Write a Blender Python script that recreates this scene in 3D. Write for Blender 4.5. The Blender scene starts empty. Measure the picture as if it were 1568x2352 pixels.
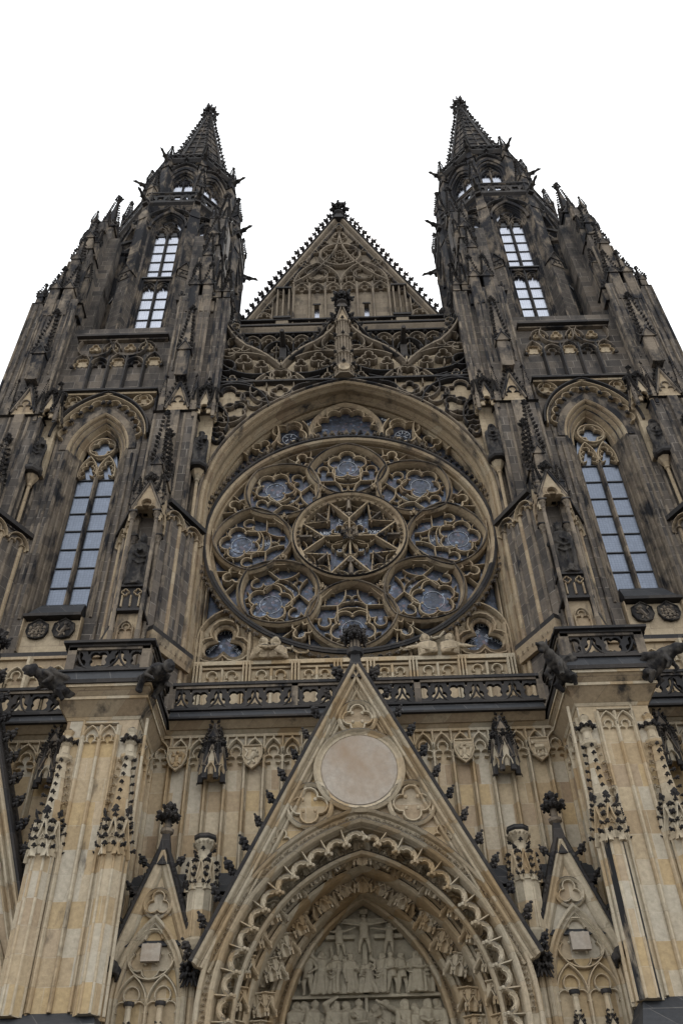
import bpy, math, random
from math import sin, cos, pi, radians, sqrt, atan2, hypot, floor
from mathutils import Vector, Matrix
from mathutils.geometry import tessellate_polygon
random.seed(7)
S = bpy.context.scene
COL = S.collection

# ---------------------------------------------------------------- camera
F_PX, PITCH, YAW, ROLL, CAMX = 2076.0, 0.76709, -0.003279, -0.026665, -0.20984
f = Vector((sin(YAW)*cos(PITCH), cos(YAW)*cos(PITCH), sin(PITCH)))
r = Vector((cos(YAW), -sin(YAW), 0)); u = r.cross(f)
r2 = cos(ROLL)*r + sin(ROLL)*u; u2 = -sin(ROLL)*r + cos(ROLL)*u
cd = bpy.data.cameras.new("camera"); cam = bpy.data.objects.new("camera", cd); COL.objects.link(cam)
cam.matrix_world = Matrix(((r2.x, u2.x, -f.x, CAMX), (r2.y, u2.y, -f.y, -26.0), (r2.z, u2.z, -f.z, 1.6), (0, 0, 0, 1)))
cd.sensor_fit = 'VERTICAL'; cd.sensor_height = 24.0; cd.lens = 24.0*F_PX/2352.0
cd.clip_end = 3000; cd.clip_start = 0.1
S.camera = cam

# ---------------------------------------------------------------- sky and sun (bright overcast)
SUN_EL, SUN_ROT = radians(55), radians(20)
w = bpy.data.worlds.new("World"); S.world = w; w.use_nodes = True
nt = w.node_tree; nt.nodes.clear()
out = nt.nodes.new('ShaderNodeOutputWorld'); bg = nt.nodes.new('ShaderNodeBackground')
sky = nt.nodes.new('ShaderNodeTexSky'); sky.sky_type = 'NISHITA'; sky.sun_disc = False
sky.sun_elevation = SUN_EL; sky.sun_rotation = SUN_ROT; sky.dust_density = 3.0
tc = nt.nodes.new('ShaderNodeTexCoord'); nz = nt.nodes.new('ShaderNodeTexNoise')
nz.inputs['Scale'].default_value = 5.0; nz.inputs['Detail'].default_value = 6.0; nz.inputs['Roughness'].default_value = .55
rp = nt.nodes.new('ShaderNodeValToRGB'); rp.color_ramp.elements[0].position = .27; rp.color_ramp.elements[1].position = .40
rp.color_ramp.elements[0].color = (.35, .35, .35, 1); rp.color_ramp.elements[1].color = (.97, .97, .97, 1)
mx = nt.nodes.new('ShaderNodeMix'); mx.data_type = 'RGBA'
mx.inputs[7].default_value = (12.6, 12.9, 13.2, 1)
nt.links.new(tc.outputs['Generated'], nz.inputs['Vector']); nt.links.new(nz.outputs['Fac'], rp.inputs['Fac'])
nt.links.new(rp.outputs['Color'], mx.inputs[0]); nt.links.new(sky.outputs['Color'], mx.inputs[6])
nt.links.new(mx.outputs[2], bg.inputs['Color']); bg.inputs['Strength'].default_value = 0.09
nt.links.new(bg.outputs[0], out.inputs['Surface'])
sl = bpy.data.lights.new("sun", 'SUN'); sl.energy = 0.8; sl.angle = radians(12); sl.color = (1, .97, .92)
so = bpy.data.objects.new("sun", sl); COL.objects.link(so)
# light falls from high up behind the towers, veiled by cloud
sd = Vector((sin(SUN_ROT)*cos(SUN_EL), cos(SUN_ROT)*cos(SUN_EL), sin(SUN_EL)))
so.rotation_euler = sd.to_track_quat('Z', 'Y').to_euler()
S.view_settings.view_transform = 'Standard'; S.view_settings.look = 'None'
S.view_settings.exposure = 0.60; S.view_settings.gamma = 1.0
S.cycles.max_bounces = 6; S.cycles.diffuse_bounces = 3; S.cycles.glossy_bounces = 2

# ---------------------------------------------------------------- materials
class NT:
    def __init__(s, mat):
        s.t = mat.node_tree
    def n(s, typ, **kw):
        nd = s.t.nodes.new(typ)
        for k, v in kw.items(): setattr(nd, k, v)
        return nd
    def put(s, sock, v):
        if isinstance(v, bpy.types.NodeSocket): s.t.links.new(v, sock)
        else: sock.default_value = v
    def m(s, op, a, b=0.0, c=None, clamp=False):
        nd = s.n('ShaderNodeMath', operation=op, use_clamp=clamp)
        s.put(nd.inputs[0], a); s.put(nd.inputs[1], b)
        if c is not None: s.put(nd.inputs[2], c)
        return nd.outputs[0]
    def mix(s, fac, a, b, blend='MIX'):
        nd = s.n('ShaderNodeMix', data_type='RGBA', blend_type=blend)
        s.put(nd.inputs[0], fac)
        for i, v in ((6, a), (7, b)):
            if isinstance(v, tuple): v = (*v, 1)
            s.put(nd.inputs[i], v)
        return nd.outputs[2]
    def noise(s, vec, scale, detail=4, rough=.6):
        nd = s.n('ShaderNodeTexNoise'); s.put(nd.inputs['Vector'], vec)
        nd.inputs['Scale'].default_value = scale; nd.inputs['Detail'].default_value = detail
        nd.inputs['Roughness'].default_value = rough
        return nd.outputs['Fac']
    def ramp(s, fac, stops, interp='LINEAR'):
        nd = s.n('ShaderNodeValToRGB'); cr = nd.color_ramp; cr.interpolation = interp
        while len(cr.elements) < len(stops): cr.elements.new(.5)
        for e, (p, c) in zip(cr.elements, stops):
            e.position = p; e.color = (*c, 1) if isinstance(c, tuple) else (c, c, c, 1)
        s.put(nd.inputs[0], fac); return nd.outputs[0]
    def vec(s, x, y, z):
        nd = s.n('ShaderNodeCombineXYZ'); s.put(nd.inputs[0], x); s.put(nd.inputs[1], y); s.put(nd.inputs[2], z)
        return nd.outputs[0]

def newmat(name):
    m = bpy.data.materials.new(name); m.use_nodes = True
    b = m.node_tree.nodes['Principled BSDF']
    return m, NT(m), b

def stone(name, cols, bw=.75, bh=.42, joint=(.2, .17, .13), jw=.022, soot=(.018, .016, .016), s0=.6, s1=.75,
          up=.5, streak=.35, rough=.88, nscale=1.3, joint_fac=.7, bump=.5, zr=None):
    m, n, b = newmat(name)
    g = n.n('ShaderNodeNewGeometry'); sp = n.n('ShaderNodeSeparateXYZ'); n.put(sp.inputs[0], g.outputs['Position'])
    x, y, z = sp.outputs
    uu = n.m('ADD', x, n.m('MULTIPLY', y, .97))
    zr_ = n.m('DIVIDE', z, bh); row = n.m('FLOOR', zr_)
    wn0 = n.n('ShaderNodeTexWhiteNoise', noise_dimensions='1D'); n.put(wn0.inputs['W'], row)
    u2_ = n.m('ADD', n.m('DIVIDE', uu, bw), n.m('MULTIPLY', wn0.outputs['Value'], 5.0))
    colm = n.m('FLOOR', u2_)
    wn = n.n('ShaderNodeTexWhiteNoise', noise_dimensions='2D'); n.put(wn.inputs['Vector'], n.vec(colm, row, 0.0))
    base = n.ramp(wn.outputs['Value'], cols, 'LINEAR')
    big = n.noise(n.vec(x, y, z), .5, 3)
    base = n.mix(n.m('MULTIPLY', n.m('SUBTRACT', big, .5), 1.0, clamp=True), base, tuple(c*.62 for c in soot_mix(cols)))
    fine = n.noise(n.vec(x, y, z), 9.0, 5, .7)
    base = n.mix(.55, base, n.ramp(fine, [(.3, .35), (.7, .68)]), 'OVERLAY')
    jz = n.m('LESS_THAN', n.m('FRACT', zr_), jw/bh); ju = n.m('LESS_THAN', n.m('FRACT', u2_), jw/bw)
    j = n.m('MAXIMUM', jz, ju)
    jn = n.m('MULTIPLY', j, n.m('MULTIPLY', n.ramp(n.noise(n.vec(x, y, z), 2.0, 2), [(.35, .2), (.6, 1.0)]), joint_fac))
    base = n.mix(jn, base, joint)
    sn = n.noise(n.vec(x, y, n.m('MULTIPLY', z, streak)), nscale, 6, .65)
    if zr:   # soot grows with height between zr[0] and zr[1]
        mr = n.n('ShaderNodeMapRange'); n.put(mr.inputs[0], z); mr.inputs[1].default_value = zr[0]; mr.inputs[2].default_value = zr[1]
        mr.inputs[3].default_value = 0; mr.inputs[4].default_value = zr[2]
        sn = n.m('ADD', sn, mr.outputs[0])
    sm = n.ramp(sn, [(s0, 0.0), (s1, 1.0)])
    ns = n.n('ShaderNodeSeparateXYZ'); n.put(ns.inputs[0], g.outputs['Normal'])
    upm = n.ramp(ns.outputs[2], [(.25, 0.0), (.6, up)])
    sm = n.m('MAXIMUM', sm, upm)
    base = n.mix(sm, base, soot)
    n.put(b.inputs['Base Color'], base)
    b.inputs['Roughness'].default_value = rough
    b.inputs['Specular IOR Level'].default_value = .25
    bp = n.n('ShaderNodeBump'); bp.inputs['Strength'].default_value = bump; bp.inputs['Distance'].default_value = .03
    h = n.m('SUBTRACT', n.m('ADD', n.m('MULTIPLY', fine, .6), n.m('MULTIPLY', n.noise(n.vec(x, y, z), 40, 2), .3)), n.m('MULTIPLY', j, .5))
    n.put(bp.inputs['Height'], h); n.put(b.inputs['Normal'], bp.outputs[0])
    return m
def soot_mix(cols):
    return tuple(sum(c[1][i] for c in cols)/len(cols) for i in range(3))

M_LOW = stone("porch_sandstone", [(0, (.40, .31, .20)), (.18, (.45, .36, .24)), (.30, (.46, .41, .325)), (.42, (.45, .395, .305)), (.50, (.36, .27, .17)), (.62, (.43, .325, .19)), (.70, (.44, .32, .17)), (.80, (.45, .36, .25)), (1, (.29, .21, .135))],
              bw=.95, bh=.60, joint=(.56, .50, .40), jw=.016, s0=.64, s1=.76, up=.9, joint_fac=.5, streak=.3)
M_LOWTRIM = stone("carved_sandstone", [(0, (.42, .345, .24)), (.35, (.46, .40, .30)), (.6, (.44, .35, .235)), (1, (.35, .25, .14))], bw=.6, bh=.6, jw=.014, joint=(.26, .22, .16), s0=.62, s1=.76, up=.8)
M_MID = stone("rose_sandstone", [(0, (.33, .255, .165)), (.5, (.38, .30, .20)), (.8, (.27, .20, .13)), (1, (.40, .33, .23))], bw=.7, bh=.55, jw=.016, joint=(.16, .12, .09), s0=.55, s1=.70, up=.93, soot=(.042, .038, .036))
M_TOWER = stone("sooty_tower_blocks", [(0, (.090, .077, .067)), (.3, (.130, .110, .092)), (.55, (.066, .059, .054)), (.8, (.165, .137, .110)), (1, (.098, .086, .077))],
                bw=.72, bh=.47, joint=(.30, .265, .225), jw=.026, s0=.50, s1=.74, up=.8, joint_fac=.85, zr=(20, 60, .08), soot=(.015, .016, .019), nscale=1.0)
M_TTRIM = stone("weathered_tower_trim", [(0, (.145, .118, .091)), (.5, (.215, .175, .132)), (.8, (.10, .084, .070)), (1, (.25, .205, .155))], bw=.6, bh=.5, jw=.022, joint=(.27, .22, .165), s0=.49, s1=.64, up=.9, streak=.5, zr=(20, 65, .14), soot=(.019, .019, .022))
M_SCREEN = stone("screen_sandstone", [(0, (.175, .142, .104)), (.5, (.24, .195, .145)), (1, (.135, .112, .087))], bw=.6, bh=.5, jw=.014, joint=(.1, .08, .06), s0=.56, s1=.70, up=.9, streak=.6)
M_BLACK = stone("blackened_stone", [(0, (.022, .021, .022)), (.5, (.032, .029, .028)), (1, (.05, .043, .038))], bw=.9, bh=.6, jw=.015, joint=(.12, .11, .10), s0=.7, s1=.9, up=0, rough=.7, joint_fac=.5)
M_PANEL = stone("panel_sandstone", [(0, (.38, .30, .20)), (.5, (.44, .36, .25)), (1, (.30, .235, .16))], bw=.8, bh=.42, jw=.016, joint=(.2, .16, .12), s0=.58, s1=.75, up=.9)  # pale sandstone, the own colour of panels, shields and busts
M_GABLE = stone("gable_sandstone", [(0, (.19, .155, .115)), (.5, (.25, .205, .15)), (1, (.14, .115, .088))], bw=.6, bh=.42, jw=.018, joint=(.12, .09, .07), s0=.58, s1=.75, up=.9)
M_RELIEF = stone("grey_relief_stone", [(0, (.34, .30, .22)), (.5, (.38, .335, .25)), (1, (.30, .265, .20))], bw=3, bh=3, jw=.0, joint_fac=0, s0=.66, s1=.85, up=.25, soot=(.10, .07, .035), streak=1)
M_STATUE = stone("statue_stone", [(0, (.055, .050, .045)), (1, (.08, .070, .060))], bw=3, bh=3, jw=0, joint_fac=0, s0=.42, s1=.56, up=.7, streak=.5, nscale=3.5, soot=(.017, .016, .017))
M_DISC = stone("smooth_marble", [(0, (.36, .315, .265)), (1, (.38, .335, .28))], bw=9, bh=9, jw=0, joint_fac=0, s0=.46, s1=.72, up=0, soot=(.30, .225, .16), streak=.8, nscale=.8, bump=.12)
M_RUNOFF = stone("black_runoff_stone", [(0, (.40, .31, .20)), (.5, (.44, .38, .29)), (1, (.33, .24, .15))], bw=.95, bh=.60, joint=(.3, .27, .22), jw=.016, s0=.34, s1=.48, up=.9, streak=.25, nscale=2.2, soot=(.022, .022, .024))
M_SLATE = stone("dark_slabs", [(0, (.024, .026, .030)), (1, (.045, .046, .050))], bw=.9, bh=.7, jw=.02, joint=(.16, .15, .14), s0=.8, s1=.9, up=0, rough=.6)

def glassmat(name, base, metal, rough, cellscale, tint, hexv=.3, dark=False):
    m, n, b = newmat(name)
    g = n.n('ShaderNodeNewGeometry'); sp = n.n('ShaderNodeSeparateXYZ'); n.put(sp.inputs[0], g.outputs['Position'])
    x, y, z = sp.outputs
    pv = n.vec(n.m('ADD', x, n.m('MULTIPLY', y, .7)), n.m('MULTIPLY', z, 1.0), 0.0)
    v = n.n('ShaderNodeTexVoronoi', voronoi_dimensions='2D', feature='DISTANCE_TO_EDGE'); n.put(v.inputs['Vector'], pv)
    v.inputs['Scale'].default_value = cellscale; v.inputs['Randomness'].default_value = .25 if not dark else 1.0
    v2 = n.n('ShaderNodeTexVoronoi', voronoi_dimensions='2D'); n.put(v2.inputs['Vector'], pv)
    v2.inputs['Scale'].default_value = cellscale; v2.inputs['Randomness'].default_value = .25 if not dark else 1.0
    lead = n.ramp(v.outputs['Distance'], [(.0, 0.0), (.06, 1.0)])
    sp2 = n.n('ShaderNodeSeparateColor'); n.put(sp2.inputs[0], v2.outputs['Color'])
    if dark:
        c = n.ramp(sp2.outputs[0], [(0, (.030, .035, .046)), (.35, (.066, .074, .096)), (.6, (.040, .043, .053)), (.8, (.055, .074, .115)), (.95, (.10, .075, .08)), (1, (.16, .20, .26))])
        sc = n.noise(pv, 9.0, 5, .8)
        c = n.mix(n.ramp(sc, [(.60, 0.0), (.66, .55)]), c, (.30, .38, .50))
        c = n.mix(lead, (.015, .016, .02), c)
    else:
        c = n.mix(n.m('MULTIPLY', sp2.outputs[0], hexv), base, tuple(k*.6 for k in base))
        c = n.mix(lead, tuple(k*.45 for k in base), c)
        c = n.mix(n.ramp(n.noise(pv, .8, 4), [(.4, 0.0), (.7, .35)]), c, tuple(k*.6 for k in base))
    n.put(b.inputs['Base Color'], c)
    b.inputs['Metallic'].default_value = metal; b.inputs['Roughness'].default_value = rough
    bp = n.n('ShaderNodeBump'); bp.inputs['Strength'].default_value = .35; bp.inputs['Distance'].default_value = .02
    n.put(bp.inputs['Height'], n.m('ADD', sp2.outputs[0], n.noise(pv, 4, 2))); n.put(b.inputs['Normal'], bp.outputs[0])
    return m
M_GLASS = glassmat("leaded_glass", (.155, .175, .215), .95, .28, 9.0, None)
M_SKYGL = glassmat("belfry_glass", (.43, .45, .51), .95, .25, 8.0, None, .2)
M_STAIN = glassmat("stained_glass", None, .6, .3, 9.0, None, dark=True)
def plain(name, c, rough=.6):
    m, n, b = newmat(name); b.inputs['Base Color'].default_value = (*c, 1); b.inputs['Roughness'].default_value = rough; return m
M_LETTER = plain("white_lettering", (.62, .66, .72))
M_IRON = plain("iron_bars", (.02, .02, .022))
M_SCR = plain("light_scroll", (.36, .33, .28))

# ---------------------------------------------------------------- mesh builder
class MB:
    def __init__(s, *mats):
        s.v = []; s.f = []; s.mi = []; s.mats = list(mats); s.T = None
    def idx(s, mat):
        if mat is None: return 0
        if mat not in s.mats: s.mats.append(mat)
        return s.mats.index(mat)
    def add(s, vs, fs, mat=None):
        o = len(s.v); T = s.T
        if T is not None: vs = [T @ Vector(p) for p in vs]
        s.v.extend([tuple(p) for p in vs]); k = s.idx(mat)
        for q in fs: s.f.append([o+i for i in q]); s.mi.append(k)
    def box(s, x0, x1, y0, y1, z0, z1, mat=None):
        s.frust((x0, x1, y0, y1, z0), (x0, x1, y0, y1, z1), mat)
    def frust(s, a, b, mat=None):
        vs = [(a[0], a[2], a[4]), (a[1], a[2], a[4]), (a[1], a[3], a[4]), (a[0], a[3], a[4]),
              (b[0], b[2], b[4]), (b[1], b[2], b[4]), (b[1], b[3], b[4]), (b[0], b[3], b[4])]
        s.add(vs, [(0, 1, 5, 4), (1, 2, 6, 5), (2, 3, 7, 6), (3, 0, 4, 7), (3, 2, 1, 0), (4, 5, 6, 7)], mat)
    def mould(s, path, prof, closed=False, mat=None, rail=False):
        """sweep profile [(n, y)] along path [(x, z)]; n is the offset to the left of travel"""
        P = []; 
        for p in path:
            if not P or hypot(p[0]-P[-1][0], p[1]-P[-1][1]) > 1e-5: P.append(p)
        if closed and hypot(P[0][0]-P[-1][0], P[0][1]-P[-1][1]) < 1e-5: P.pop()
        n = len(P)
        if n < 2: return
        vs = []
        for i in range(n):
            if closed: a, b, c = P[i-1], P[i], P[(i+1) % n]
            else: a, b, c = P[max(i-1, 0)], P[i], P[min(i+1, n-1)]
            d1 = Vector((b[0]-a[0], b[1]-a[1])); d2 = Vector((c[0]-b[0], c[1]-b[1]))
            if d1.length < 1e-6: d1 = d2
            if d2.length < 1e-6: d2 = d1
            d1.normalize(); d2.normalize()
            n1 = Vector((-d1.y, d1.x)); n2 = Vector((-d2.y, d2.x)); mm = n1+n2
            if mm.length < .3: mm = n1; k = 1
            else:
                mm.normalize(); k = min(1/max(mm.dot(n1), .35), 2.2)
            for (o, y) in prof: vs.append((b[0]+mm.x*o*k, y, b[1]+mm.y*o*k))
        q = len(prof); fs = []
        for i in range(n if closed else n-1):
            j = (i+1) % n
            for k in range(q-1): fs.append((i*q+k, i*q+k+1, j*q+k+1, j*q+k))
        if rail:
            for i in range(n if closed else n-1):
                j = (i+1) % n; fs.append((i*q+q-1, i*q, j*q, j*q+q-1))
        if not closed:
            fs.append(tuple(range(q))); fs.append(tuple((n-1)*q+k for k in reversed(range(q))))
        s.add(vs, fs, mat)
    def bar(s, path, w, yb, yf, closed=False, mat=None, tip=.4):
        h = w/2; ym = yb+(yf-yb)*.5
        s.mould(path, [(-h, yb), (-h, ym), (-h*tip, yf), (h*tip, yf), (h, ym), (h, yb)], closed, mat)
    def plate(s, outer, holes, y0, y1, mat=None, side=None):
        """flat wall polygon in xz between y0 (back) and y1 (front) with holes cut through"""
        loops = [outer]+list(holes)
        tri = tessellate_polygon([[Vector((p[0], p[1], 0)) for p in l] for l in loops])
        flat = [p for l in loops for p in l]; n = len(flat)
        s.add([(p[0], y1, p[1]) for p in flat], [tuple(t) for t in tri], mat)
        s.add([(p[0], y0, p[1]) for p in flat], [tuple(t) for t in tri], mat)
        for l in loops:
            k = len(l)
            s.add([(p[0], y0, p[1]) for p in l]+[(p[0], y1, p[1]) for p in l], [(i, (i+1) % k, (i+1) % k+k, i+k) for i in range(k)], side or mat)
    def prism(s, pl, z0, z1, mat=None, top=None, tz=0):
        """plan polygon [(x, y)] extruded up; top = optional other plan polygon"""
        k = len(pl); tp = top or pl
        vs = [(p[0], p[1], z0) for p in pl]+[(p[0], p[1], z1) for p in tp]
        s.add(vs, [(i, (i+1) % k, (i+1) % k+k, i+k) for i in range(k)]+[tuple(reversed(range(k))), tuple(range(k, 2*k))], mat)
    def lathe(s, cx, cy, prof, n=8, mat=None, rot=0.0):
        vs = []
        for (rr, z) in prof:
            for i in range(n):
                a = rot+2*pi*i/n; vs.append((cx+rr*cos(a), cy+rr*sin(a), z))
        m = len(prof); fs = []
        for j in range(m-1):
            for i in range(n): fs.append((j*n+i, j*n+(i+1) % n, (j+1)*n+(i+1) % n, (j+1)*n+i))
        fs.append(tuple(reversed(range(n)))); fs.append(tuple(range((m-1)*n, m*n)))
        s.add(vs, fs, mat)
    def tube(s, pts, rad, n=8, mat=None):
        pts = [Vector(p) for p in pts]; m = len(pts); vs = []
        if not isinstance(rad, (list, tuple)): rad = [rad]*m
        for i, p in enumerate(pts):
            d = (pts[min(i+1, m-1)]-pts[max(i-1, 0)]).normalized()
            a = d.orthogonal().normalized() if i == 0 else (pa - d*pa.dot(d)).normalized()
            pa = a; b = d.cross(a)
            for k in range(n):
                t = 2*pi*k/n; vs.append(p+(a*cos(t)+b*sin(t))*rad[i])
        fs = [(j*n+i, j*n+(i+1) % n, (j+1)*n+(i+1) % n, (j+1)*n+i) for j in range(m-1) for i in range(n)]
        fs += [tuple(reversed(range(n))), tuple(range((m-1)*n, m*n))]
        s.add(vs, fs, mat)
    def ball(s, p, rx, ry=None, rz=None, n=8, m=6, mat=None, R=None):
        ry = ry or rx; rz = rz or rx; vs = []; p = Vector(p)
        for j in range(1, m):
            t = pi*j/m
            for i in range(n):
                a = 2*pi*i/n; vs.append(Vector((rx*sin(t)*cos(a), ry*sin(t)*sin(a), rz*cos(t))))
        vs += [Vector((0, 0, rz)), Vector((0, 0, -rz))]
        if R is not None: vs = [R @ q for q in vs]
        vs = [p+q for q in vs]
        fs = [(j*n+i, (j+1)*n+i, (j+1)*n+(i+1) % n, j*n+(i+1) % n) for j in range(m-2) for i in range(n)]
        a, b = len(vs)-2, len(vs)-1
        fs += [(a, i, (i+1) % n) for i in range(n)]+[(b, (m-2)*n+(i+1) % n, (m-2)*n+i) for i in range(n)]
        s.add(vs, fs, mat)
    def knob(s, p, d, size, mat=None):
        """a crocket: stem that leaves the edge along d and ends in a curled bunch of leaves"""
        p = Vector(p); d = Vector(d).normalized(); j = random.uniform(.85, 1.15); z = size*j
        a = d.orthogonal().normalized(); b = d.cross(a)
        up = Vector((0, 0, 1))
        q = p+d*z*.55
        s.add([p+a*z*.16, p+b*z*.16, p-a*z*.16, p-b*z*.16, q+a*z*.12, q+b*z*.12, q-a*z*.12, q-b*z*.12],
              [(0, 1, 5, 4), (1, 2, 6, 5), (2, 3, 7, 6), (3, 0, 4, 7)], mat)
        side = d.cross(up); side = side.normalized() if side.length > .1 else a
        lobes = [(q+d*z*.2+up*z*.12, .34), (q+side*z*.26-d*z*.06, .27), (q-side*z*.26-d*z*.06, .27), (q+d*z*.3-up*z*.2, .2)]
        if size >= .3:   # large crockets: a full bunch of curled leaves
            for c, e in lobes+[(q+d*z*.42+up*z*.26, .17), (q+side*z*.36+up*z*.16, .16), (q-side*z*.36+up*z*.16, .16), (q+side*z*.2-up*z*.24, .15), (q-side*z*.2-up*z*.24, .15)]:
                e *= z*random.uniform(.7, .95)
                s.ball(c, e, e*.8, e*.75, 6, 4, mat, Matrix.Rotation(random.uniform(0, 3), 3, d))
            return
        for c, e in lobes:
            e *= z*random.uniform(.85, 1.15)
            s.add([c+d*e, c+side*e, c-d*e, c-side*e, c+up*e*.9, c-up*e*.9],
                  [(0, 1, 4), (1, 2, 4), (2, 3, 4), (3, 0, 4), (1, 0, 5), (2, 1, 5), (3, 2, 5), (0, 3, 5)], mat)
    def croc(s, a, b, n, d, size, mat=None, s2=None):
        a = Vector(a); b = Vector(b)
        for i in range(n):
            t = (i+.5)/n; s.knob(a.lerp(b, t), d, size+(((s2 if s2 else size)-size)*t), mat)
    def finial(s, x, y, z, h, mat=None, w=None):
        """stalk with two tiers of leaves and a bud"""
        w = w or h*.42
        s.lathe(x, y, [(w*.22, z), (w*.18, z+h*.25), (w*.42, z+h*.3), (w*.2, z+h*.36), (w*.16, z+h*.8), (w*.26, z+h*.86), (w*.2, z+h*.94), (.01, z+h)], 6, mat)
        for k in range(4):
            a = pi/4*0+pi/2*k; d = Vector((cos(a), sin(a), .25))
            s.knob((x, y, z+h*.42), d, w*.8, mat)
            s.knob((x, y, z+h*.72), d, w*.5, mat)
    def pinn(s, x, y, z0, w, zs, zt, mat, mc, rot=0.0, gab=True, nc=None, n=4, cs=None, fin=True):
        """square pinnacle: shaft z0..zs, gablets, crocketed spire to zt, finial"""
        h = w/2; T0 = s.T; R = Matrix.Translation((x, y, 0)) @ Matrix.Rotation(rot, 4, 'Z')
        s.T = R if T0 is None else T0 @ R
        s.box(-h, h, -h, h, z0, zs, mat)
        e = w*.1
        for k in range(4):
            q = s.T; s.T = q @ Matrix.Rotation(pi/2*k, 4, 'Z')
            if zs-z0 > w*1.5:   # sunk panel framed by thin bars
                s.box(-h-.003, -h+e, -h-e*.6, -h, z0, zs-w*.25, mat); s.box(h-e, h+.003, -h-e*.6, -h, z0, zs-w*.25, mat)
            if gab:
                g = w*.62; gz = zs+w*1.15
                s.plate([(-g, zs-w*.05), (g, zs-w*.05), (0, gz)], [], -h+.01, -h-w*.14, mat)
                s.bar([(-g*1.05, zs-w*.1), (0, gz+w*.08)], w*.14, -h-w*.1, -h-w*.24, mat=mc)
                s.bar([(0, gz+w*.08), (g*1.05, zs-w*.1)], w*.14, -h-w*.1, -h-w*.24, mat=mc)
                for t in (.3, .62):
                    s.knob((-g*(1-t), -h-w*.15, zs+(gz-zs)*t), (-.8, -.1, .5), w*.3, mc)
                    s.knob((g*(1-t), -h-w*.15, zs+(gz-zs)*t), (.8, -.1, .5), w*.3, mc)
                s.knob((0, -h-w*.15, gz), (0, -.2, 1), w*.42, mc)
            s.T = q
        zb = zs+(.1 if gab else 0)*w; fh = min(w*1.5, (zt-zb)*.3); ze = zt-fh
        s.frust((-h*.86, h*.86, -h*.86, h*.86, zb), (-h*.12, h*.12, -h*.12, h*.12, ze), mat)
        nc = nc or max(3, int((ze-zb)/(w*.62))); cs = cs or w*.36
        for sx in (-1, 1):
            for sy in (-1, 1):
                s.croc((sx*h*.86, sy*h*.86, zb+w*.3), (sx*h*.14, sy*h*.14, ze), nc, (sx, sy, .35), cs, mc, cs*.7)
        if fin: s.finial(0, 0, ze, zt-ze, mc, min(w*.55, fh*.5))
        s.T = T0
    def obj(s, name, parent=None, smooth=False):
        me = bpy.data.meshes.new(name); me.from_pydata(s.v, [], s.f)
        for m in s.mats: me.materials.append(m)
        me.polygons.foreach_set('material_index', s.mi)
        if smooth: me.polygons.foreach_set('use_smooth', [True]*len(me.polygons))
        me.update(); o = bpy.data.objects.new(name, me); COL.objects.link(o)
        if parent: o.parent = parent
        return o
    def sculpt(s, name, voxel, parent=None, T=None, rough=0.0):
        """weld the overlapping forms into one continuous carved surface"""
        me = bpy.data.meshes.new(name); me.from_pydata(s.v, [], s.f); me.update()
        o = bpy.data.objects.new(name, me); COL.objects.link(o)
        md = o.modifiers.new('weld', 'REMESH'); md.mode = 'VOXEL'; md.voxel_size = voxel; md.use_smooth_shade = True
        sm = o.modifiers.new('soft', 'SMOOTH'); sm.iterations = 1; sm.factor = .4
        dg = bpy.context.evaluated_depsgraph_get(); dg.update()
        nm = bpy.data.meshes.new_from_object(o.evaluated_get(dg))
        bpy.data.objects.remove(o); bpy.data.meshes.remove(me)
        if rough:   # chiselled and weathered surface: locks of fur, folds of cloth
            from mathutils import noise
            for v in nm.vertices:
                c = v.co; k = 1/(rough*9)
                v.co = c+v.normal*rough*(noise.noise(Vector((c.x*k*1.6, c.y*k*1.6, c.z*k*.55)))*1.3+.5*noise.noise(c*k*3))
        nm.name = name; nm.materials.clear(); nm.materials.append(s.mats[0])
        if T is not None: nm.transform(T)
        o = bpy.data.objects.new(name, nm); COL.objects.link(o)
        if parent: o.parent = parent
        return o

# ---------------------------------------------------------------- plane curves
def arc(cx, cz, rr, a0, a1, n=10):
    return [(cx+rr*cos(a0+(a1-a0)*i/n), cz+rr*sin(a0+(a1-a0)*i/n)) for i in range(n+1)]
def circ(cx, cz, rr, n=24):
    return [(cx+rr*cos(2*pi*i/n), cz+rr*sin(2*pi*i/n)) for i in range(n)]
def bow(p, q, b, n=8):
    """arc from p to q bulging to the left by b * chord"""
    dx, dz = q[0]-p[0], q[1]-p[1]; L = hypot(dx, dz)
    if abs(b) < 1e-3: return [p, q]
    h = b*L; R = (L*L/4+h*h)/(2*abs(h)); mxp = ((p[0]+q[0])/2, (p[1]+q[1])/2); nx, nz = -dz/L, dx/L
    sg = 1 if h > 0 else -1; c = (mxp[0]-nx*(R-abs(h))*sg, mxp[1]-nz*(R-abs(h))*sg)
    a0 = atan2(p[1]-c[1], p[0]-c[0]); a1 = atan2(q[1]-c[1], q[0]-c[0])
    while sg > 0 and a1 > a0: a1 -= 2*pi
    while sg < 0 and a1 < a0: a1 += 2*pi
    return arc(c[0], c[1], R, a0, a1, n)
def join(*ps):
    o = []
    for p in ps:
        for q in p:
            if not o or hypot(q[0]-o[-1][0], q[1]-o[-1][1]) > 1e-4: o.append(q)
    return o
def parch(xc, a, zs, h, n=10, zb=None):
    """pointed arch, left spring to apex to right spring"""
    c = (h*h-a*a)/(2*a); R = a+c; t = atan2(h, c) if c > 0 else atan2(h, c)
    L = [(xc+c-R*cos(t*i/n), zs+R*sin(t*i/n)) for i in range(n+1)]
    Rr = [(2*xc-x, z) for x, z in reversed(L)]
    o = join(L, Rr)
    if zb is not None: o = [(xc-a, zb)]+o+[(xc+a, zb)]
    return o
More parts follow.
